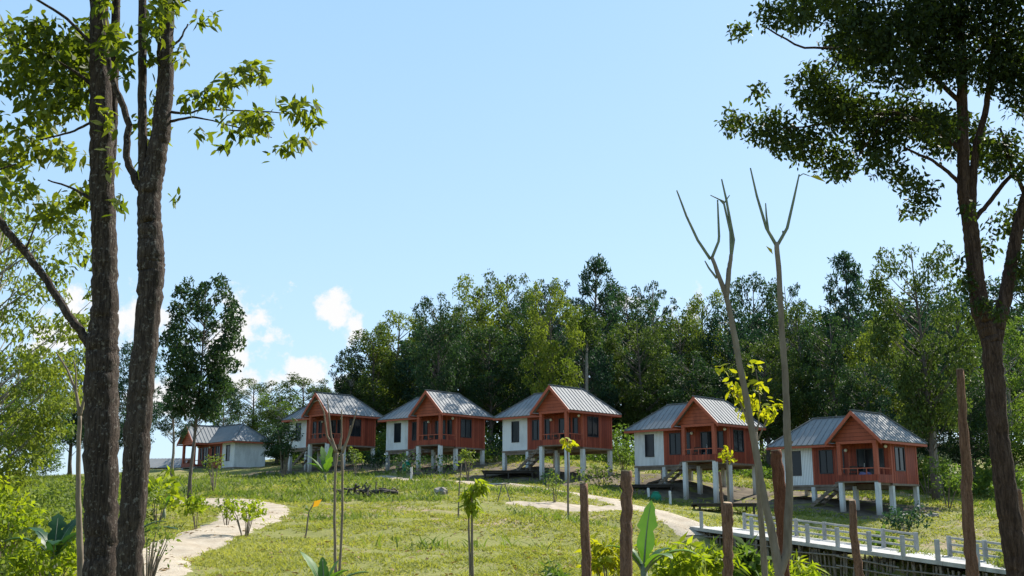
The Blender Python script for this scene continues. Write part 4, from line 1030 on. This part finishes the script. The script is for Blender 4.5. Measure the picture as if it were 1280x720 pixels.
tag(npmesh('leaf_litter', V, Fq, leaf_mat('dead_leaf', (.10, .055, .025), (.30, .20, .10), .15), None, np.repeat(rng.random(n), 4)), 'fallen brown leaves scattered over the meadow grass', 'leaf litter', kind='stuff')
n = 26000
Y = 30*np.exp(rng.random(n)*math.log(100/30)); X = (rng.random(n)*2 - 1)*(.52*Y + 3)
px_ = 640 + F*X/Y
pat_ = np.sin(X*.45 + 2*np.sin(Y*.23)) + np.sin(Y*.5 + X*.3) + rng.normal(size=n)*.5
wgt = np.where((px_ < 560) & (Y > 58), 2.2, np.where(Y > 66, .9, np.where((px_ > 850) & (Y < 48), 1.2, -.9)))
k = (pat_ + wgt > .9) & off_path(X, Y, .5) & ~inside_house(X, Y, 2.2); X, Y = X[k], Y[k]
blades(X, Y, .16 + .32*rng.random(len(X))**1.5, .03 + .0007*Y, 'weed', 6, .6, 'weeds', 'knee high green weeds on the bank before the houses', 'weeds')

# ------------------------------------------------------------------ shrubs, young trees, banana plants
def bush(name, lb, px, Y, wpx, hpx, m, n=260, ln=7, cat='shrub', stems=5, base=.25, grp=None, wdr=.45, droop=.3, up=0):
    g = gat(px, Y); h = px2m(hpx, Y); wd = px2m(wpx, Y)
    r = empty(name, lb, cat, g, 0, grp); mb = MB(); C = []; Rr = []
    for i in range(stems):
        a = rng.random()*6.28; d = wd*.42*math.sqrt(rng.random()); c = np.array((math.cos(a)*d, math.sin(a)*d, h*(base + (1-base)*(.3 + .6*rng.random()))))
        mb.tube([(c[0]*.15, c[1]*.15, -.05), c*np.array((.55, .55, .6)), c], [h*.012+.004, h*.009+.003, h*.004+.002], 5); C.append(c); Rr.append(wd*.22)
        for q in range(2): C.append(c + rng.normal(size=3)*np.array((wd*.15, wd*.15, h*.12))); Rr.append(wd*(.12 + .1*rng.random()))
    mb.build('stem', MT['twig'], r)
    V, Fq, T = clumps(C, Rr, n/len(C), px2m(ln, Y), px2m(ln, Y)*wdr, .9, droop); V[:, 2] += up
    npmesh('foliage', V, Fq, L[m], r, T); return r
bush('lime_shrub', 'lime leafed shrub on thin bare stems left of the bend of the footpath', 247, 38, 44, 36, 'lime', 330, 6, base=.55)
bush('lime_shrub', 'larger lime leafed shrub on bare stems right of the footpath', 308, 34, 52, 44, 'lime', 420, 6, stems=8, base=.5)
bush('lime_shrub', 'sparse lime shrub at the right border of the footpath, beside the larger one', 284, 40, 30, 38, 'weed', 120, 6, base=.5)
bush('yellow_shrub', 'bright yellow green leafy plant between the two brown sawn posts', 757, 19, 42, 72, 'lemon', 380, 13, cat='plant', base=.35, wdr=.3)
bush('leafy_plant', 'low fern like green plant at the bottom edge left of the sawn posts', 697, 18, 50, 44, 'fresh', 200, 15, cat='plant', base=.4, wdr=.25)
bush('lime_plant', 'small bright plant at the bottom edge below the yellow green young tree', 612, 18, 40, 26, 'lime', 160, 12, cat='plant')
bush('leafy_plant', 'broad leafed green plant left of the dark knobbly post', 880, 17, 56, 86, 'lime', 330, 17, cat='plant', base=.2, wdr=.3)
bush('leafy_plant', 'broad leafed green plant right of the dark knobbly post', 930, 18, 48, 92, 'fresh', 320, 20, cat='plant', base=.3, wdr=.4)
bush('leafy_plant', 'tall leafy green plant just left of the forked bare sapling foot', 905, 21, 60, 60, 'fresh', 320, 15, cat='plant', base=.3, wdr=.4)
bush('lime_palm', 'feathery lime plant on the bridge edge behind the forked sapling', 998, 30, 46, 60, 'lime', 200, 16, cat='plant', base=.45, wdr=.18)
bush('leafy_plant', 'pale green leafy plant at the far side of the bridge under the large house', 1090, 50, 40, 26, 'fresh', 170, 8, cat='plant')
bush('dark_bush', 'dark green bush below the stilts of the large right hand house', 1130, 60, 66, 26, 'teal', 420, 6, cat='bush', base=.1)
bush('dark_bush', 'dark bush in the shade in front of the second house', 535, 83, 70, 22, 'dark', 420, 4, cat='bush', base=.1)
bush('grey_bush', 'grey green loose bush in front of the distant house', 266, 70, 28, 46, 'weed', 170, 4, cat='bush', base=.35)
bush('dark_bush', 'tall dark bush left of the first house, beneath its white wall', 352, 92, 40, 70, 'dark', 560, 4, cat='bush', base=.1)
bush('leafy_bush', 'pale flowering bush before the right stilts of the second house', 585, 80, 22, 40, 'weed', 210, 4, cat='bush', base=.3)
bush('leafy_bush', 'pale green bush right of the banana plant before the first house', 443, 84, 18, 36, 'weed', 180, 4, cat='bush', base=.3)
bush('lime_bush', 'lime green bush at the bottom left corner below the banana leaves', 70, 17, 90, 66, 'lime', 620, 10, cat='bush', base=.15, stems=9)
bush('lime_bush', 'lime green bush at the left edge under the hanging sprays', 8, 20, 70, 110, 'lime', 560, 9, cat='bush', base=.2, stems=9)
bush('leafy_bush', 'dull green bush behind the pale leafless sapling', 60, 40, 90, 50, 'weed', 520, 6, cat='bush', base=.1, stems=8)
bush('leafy_plant', 'bright broad leafed plant just right of the twin trunks', 197, 42, 46, 52, 'lime', 160, 13, cat='plant', base=.35)
bush('grey_bush', 'twiggy grey green bush on the sandy patch before the middle house', 693, 60, 26, 36, 'weed', 90, 5, cat='bush', base=.3)
bush('leafy_bush', 'leafy bush at the foot of the front stilt of the middle house', 686, 72, 20, 26, 'teal', 140, 4, cat='bush', base=.2)
bush('leafy_bush', 'wide weedy bush right of the stilts of the middle house', 750, 78, 60, 24, 'weed', 420, 4, cat='bush', base=.1)
bush('dark_bush', 'leafy dark bush right of the large house at the wood edge', 1185, 72, 60, 60, 'fresh', 520, 5, cat='bush', base=.15)
bush('yellow_bush', 'yellow green sunlit bush right of the last stilt of the large house', 1162, 82, 50, 62, 'yell', 460, 5, cat='bush', base=.15)

bush('dark_bush', 'added dark bush standing in for deep shade behind the stilts of the first house', 425, 106, 80, 30, 'dark', 560, 4, cat='bush', base=.1, stems=9)  # added dark foliage, gives the shade seen between the stilts
bush('dark_bush', 'added dark bush standing in for deep shade behind the stilts of the second house', 560, 99, 80, 30, 'dark', 560, 4, cat='bush', base=.1, stems=9)  # likewise added, dark leaves in place of the shaded slope
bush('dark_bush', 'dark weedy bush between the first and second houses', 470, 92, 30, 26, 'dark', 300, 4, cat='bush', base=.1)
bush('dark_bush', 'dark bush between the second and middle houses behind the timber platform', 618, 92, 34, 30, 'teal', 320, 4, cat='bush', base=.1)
bush('leafy_bush', 'leafy green bush left of the white wall of the fourth house', 780, 84, 30, 44, 'fresh', 320, 4, cat='bush', base=.1)
bush('leafy_plant', 'large lime leafed plant between the banana plant and dark knobbly post', 850, 15, 76, 100, 'lime', 330, 20, cat='plant', base=.45, wdr=.3, stems=8)
bush('leafy_plant', 'low lime plant at the bottom edge right of the forked sapling foot', 1005, 16, 44, 84, 'lime', 180, 16, cat='plant', base=.5, wdr=.25)
bush('leafy_plant', 'small lime plant at the bottom edge against the stake palisade', 1190, 24, 36, 40, 'fresh', 140, 10, cat='plant', base=.3)
bush('leafy_plant', 'tall lime leafed weed right of the taller brown sawn post, low behind the banana', 822, 20, 44, 74, 'lime', 240, 12, cat='plant', base=.3, wdr=.3)
bush('leafy_plant', 'dense light green weeds on the gully side left of the forked sapling', 945, 26, 60, 62, 'lime', 330, 10, cat='plant', base=.25, wdr=.3)
bush('lime_bush', 'round lime bush low between the pale leafless sapling and left edge', 38, 26, 70, 60, 'lime', 420, 8, cat='bush', base=.2)
bush('grey_bush', 'leafless twiggy grey shrub right of the foot of the twin trunks', 190, 19, 60, 76, 'weed', 26, 6, cat='shrub', base=.3, stems=14)
def young_tree(lb, stems, cl, Y, m, ln, dens, name='young_tree', wdr=.42, droop=.7):
    o = sapling(name, lb, stems, Y, cat='young tree'); loc = np.array(o.location)
    V, Fq, T = screen_leaves(cl, Y, ln, wdr, dens, droop, .2); npmesh('foliage', V - loc, Fq, L[m], o, T); return o
young_tree('young tree on a thin double stem with drooping bright lime leaves in mid meadow', [[(591,735,4),(590,700,3.5),(590,650,3),(590,620,2.4),(594,604,1.6)],[(588,725,3),(586,660,2.4),(586,630,1.6)]],
    [(597,604,12,7,1.2,.8),(586,618,12,8,1.2,.7),(590,630,13,9,1.3,.5),(602,610,8,8,1,.8),(594,640,8,5,.6,.5)], 20, 'lime', .17, .16, wdr=.34)
young_tree('spindly weed stem with few leaves left of the lime young tree', [[(573,640,2),(574,610,1.6),(577,580,1.2)]], [(578,578,9,9,.5,.5),(572,595,6,8,.3,.5)], 40, 'weed', .18, .05)
young_tree('single stem sapling with a tuft of yellow leaves before the porch of the middle house', [[(710,606,2.6),(710,580,2.2),(709,562,2)]], [(704,551,6,6,1.6,.5),(712,555,8,6,1.6,.4),(708,560,5,4,1.2,.3)], 55, 'lemon', .32, .09, wdr=.5)
young_tree('thin sapling with a yellow leaf tuft before the porch of the fourth house', [[(911,632,3.4),(910,600,2.8),(909,575,2.2)]], [(908,567,9,9,1.6,.3),(906,558,4,4,1.2,.5),(914,573,6,5,1.2,.2)], 38, 'lemon', .16, .12, wdr=.5)
young_tree('yellowing leafy sapling spreading behind the upper stem of the bare forked sapling', [[(950,660,3.5),(946,600,3.2),(943,560,3),(934,525,2.6),(922,495,2.2),(906,478,1.6)],[(943,560,2.6),(948,530,2),(950,500,1.6),(945,462,1.2)],[(943,560,2.4),(958,525,1.8),(972,512,1.2)]],
    [(898,464,10,6,.5,.1),(912,478,10,7,.6,.2),(922,490,14,10,.8,.5),(938,502,16,10,.8,.5),(945,455,10,7,.6,.1),(950,480,12,9,.5,.4),(958,515,16,10,.8,.4),(968,505,10,8,.6,.3),(930,470,10,8,.4,.3),(930,512,10,8,.5,.6)], 15, 'lemon', .125, .085)
young_tree('tiny sapling with a single yellow leaf in the meadow right of the footpath', [[(384,656,2),(386,640,1.6),(393,628,1.2)]], [(380,638,5,7,.9,.1)], 34, 'weed', .22, .05)
c = at(391, 634, 34); V, Fq = leaf_quads(np.array([c]), np.array([(.5, -.1, .45)]), np.array([(.2, -1, .4)]), .36, .2)
bpy.data.objects['young_tree.005'] if 'young_tree.005' in bpy.data.objects else None
yl = npmesh('leaf', V - np.array(bpy.data.objects['young_tree.005'].location), Fq, L['orange'], bpy.data.objects['young_tree.005'], np.full(4, .5))

def banana(lb, px, Y, leaves, m='ban', stem_h=.6, stem_r=.07, name='banana_plant', base_up=0):
    """leaves: (azimuth deg, start elevation deg, length m, width m, droop)"""
    g = gat(px, Y); g[2] += base_up; r = empty(name, lb, 'banana plant', g); mb = MB()
    mb.tube([(0, 0, -.1), (.01, 0, stem_h*.5), (0, 0, stem_h)], [stem_r, stem_r*.8, stem_r*.5], 10); mb.build('stem', MT['twigg'], r, True)
    for (az, el, ln, wd, dr) in leaves:
        a = R(az); h = np.array((math.cos(a), math.sin(a), 0)); p = np.array((0, 0, stem_h*.9)); k = 16; Pm = [p.copy()]; e = R(el)
        for i in range(k):
            p = p + (h*math.cos(e) + np.array((0, 0, 1))*math.sin(e))*ln/k; Pm.append(p.copy()); e -= R(dr)/k*(.4 + 1.2*i/k)
        Pm = np.array(Pm); sd_ = np.array((-h[1], h[0], 0)); V = []; Fs = []
        cz = rng.random()*.5
        for i, q in enumerate(Pm):
            t_ = i/k; ww_ = 0.012 if t_ < .16 else wd*.5*math.sin(math.pi*min(1, (t_-.13)/.87*.93 + .07))**.6*(1 + .15*rng.normal())
            if i == k: ww_ = .004
            for sgn in (-1, -.5, 0, .5, 1): V.append(q + sd_*sgn*ww_ + np.array((0, 0, (abs(sgn)*.42 - .28*abs(sgn)**2*1.2)*ww_)))
        for i in range(k):
            for j in range(4): Fs.append((i*5+j, i*5+j+1, i*5+j+6, i*5+j+5))
        T = np.clip(np.full(len(V), .35 + cz) + rng.normal(size=len(V))*.08, 0, 1)
        lo = npmesh('leaf', np.array(V), np.array(Fs), L[m], r, T, True)
        mb = MB(); mb.tube(Pm[:-1] + np.array((0, 0, -.006)), np.linspace(.016, .004, k), 5); mb.build('midrib', MT['twigg'], lo, True)
    return r
banana('young banana plant with one upright glowing leaf beside the taller sawn post', 803, 12.5, [(40, 84, .82, .26, 14), (-8, 50, .72, .20, 95), (200, 60, .6, .18, 80), (-60, 50, .6, .18, 90), (150, 70, .45, .16, 60), (15, 66, .5, .16, 90)], stem_h=1.02)
banana('banana plant with ragged leaves at the bottom edge left of mid meadow', 408, 13, [(165, 70, .58, .20, 40), (10, 44, .62, .17, 60), (-30, 60, .5, .16, 70), (120, 84, .42, .12, 15), (30, 76, .42, .12, 30), (200, 50, .5, .18, 90)], stem_h=.80)
banana('dark leafed banana plant at lower left beside the pale leafless sapling', 72, 17, [(200, 55, .95, .28, 110), (160, 70, .8, .26, 80), (-20, 62, .9, .28, 95), (60, 75, .8, .26, 50), (-70, 58, .75, .26, 100), (110, 80, .8, .24, 40)], 'band', .75, .09)
banana('banana plant half hidden behind the twin trunks, one long leaf reaching right', 160, 20, [(-8, 40, 1.1, .22, 70), (20, 58, .9, .26, 80), (60, 75, .8, .26, 50), (170, 60, .9, .25, 90)], 'band', .75, .08)
banana('spiky broad leafed banana plant in front of the first house', 405, 76, [(170, 60, 2.2, .5, 50), (120, 76, 2.3, .5, 30), (60, 80, 2.4, .5, 25), (10, 62, 2.2, .5, 50), (-60, 66, 1.8, .5, 60), (220, 50, 1.9, .5, 70)], 'ban', .5, .12)
banana('small banana plant with bright leaves on the bank right of the twin trunks', 205, 46, [(170, 62, 1.2, .36, 60), (100, 78, 1.2, .36, 30), (20, 66, 1.3, .36, 55), (-50, 60, 1.0, .34, 70)], 'ban', .5, .09)

# ------------------------------------------------------------------ small things in the meadow
def rock(name, lb, px, Y, s, m='rock', sq=(1, .8, .6), cat='rock'):
    g = gat(px, Y); mb = MB(); mb.ball((0, 0, s*sq[2]*.35), s, 12, sq); V = mb.v[0]; V += rng.normal(size=V.shape)*s*.10; o = mb.build(name, MT[m]); o.location = tuple(g); tag(o, lb, cat); return o
rock('rock', 'grey brown boulder lying in the grass before the second house', 551, 63, .42)
rock('rock', 'pale rock on the slope right of the large house stilts', 1165, 66, .38)
rock('rock', 'grey stone at the edge of the road left of the banana leaf', 844, 52, .3)
g = gat(455, 62); bp = empty('brush_pile', 'dark heap of burnt branches in the grass below the first house', 'brush pile', g)
mb = MB()
for i in range(46):
    a = rng.random()*6.28; l = .3 + rng.random()*.9; c = np.array((rng.normal()*1.0, rng.normal()*.4, .08 + rng.random()*.35)); d = np.array((math.cos(a), math.sin(a)*.6, rng.normal()*.45))*l*.5
    mb = MB(); mb.tube([c - d, c + rng.normal(size=3)*.04, c + d], [.05*rng.random()+.02]*3, 5); mb.build('branch', MT['dark'], bp)
mb = MB(); mb.tube([(.3, -.1, .2), (1.0, 0, .28), (1.9, .1, .2)], [.16, .15, .12], 9, .2); mb.build('log', MT['dark'], bp, True)
g = gat(630, 60); tp = empty('stick_frame', 'little frame of three propped sticks before the middle house platform', 'sticks', g)
for a, b_ in (((-.35, 0, 0), (-.1, 0, .95)), ((.35, 0, 0), (.05, 0, .95)), ((-.5, .1, .9), (.3, .1, 1.0))):
    mb = MB(); mb.tube([a, b_], .03, 6); mb.build('stick', MT['bamboo'], tp)
sp_ = [(811, 72, 'short white stub post left of the green jar under the platform'), (838, 70, 'short grey stub post right of the green jar under the platform'), (513, 82, 'short pale stub post before the stairs of the second house')]
for px, Y, lb in sp_:
    g = gat(px, Y); o = empty('stub_post', lb, 'post', g, 0, 'short stub posts before the houses'); mb = MB(); mb.tube([(0, 0, -.1), (.02, 0, .4), (0, 0, .85)], .085, 8, .1); mb.build('shaft', MT['conc'], o)
    mb = MB(); mb.lathe([(.09, .85), (.07, .89), (0, .90)], 8); mb.build('cap', MT['conc'], o)
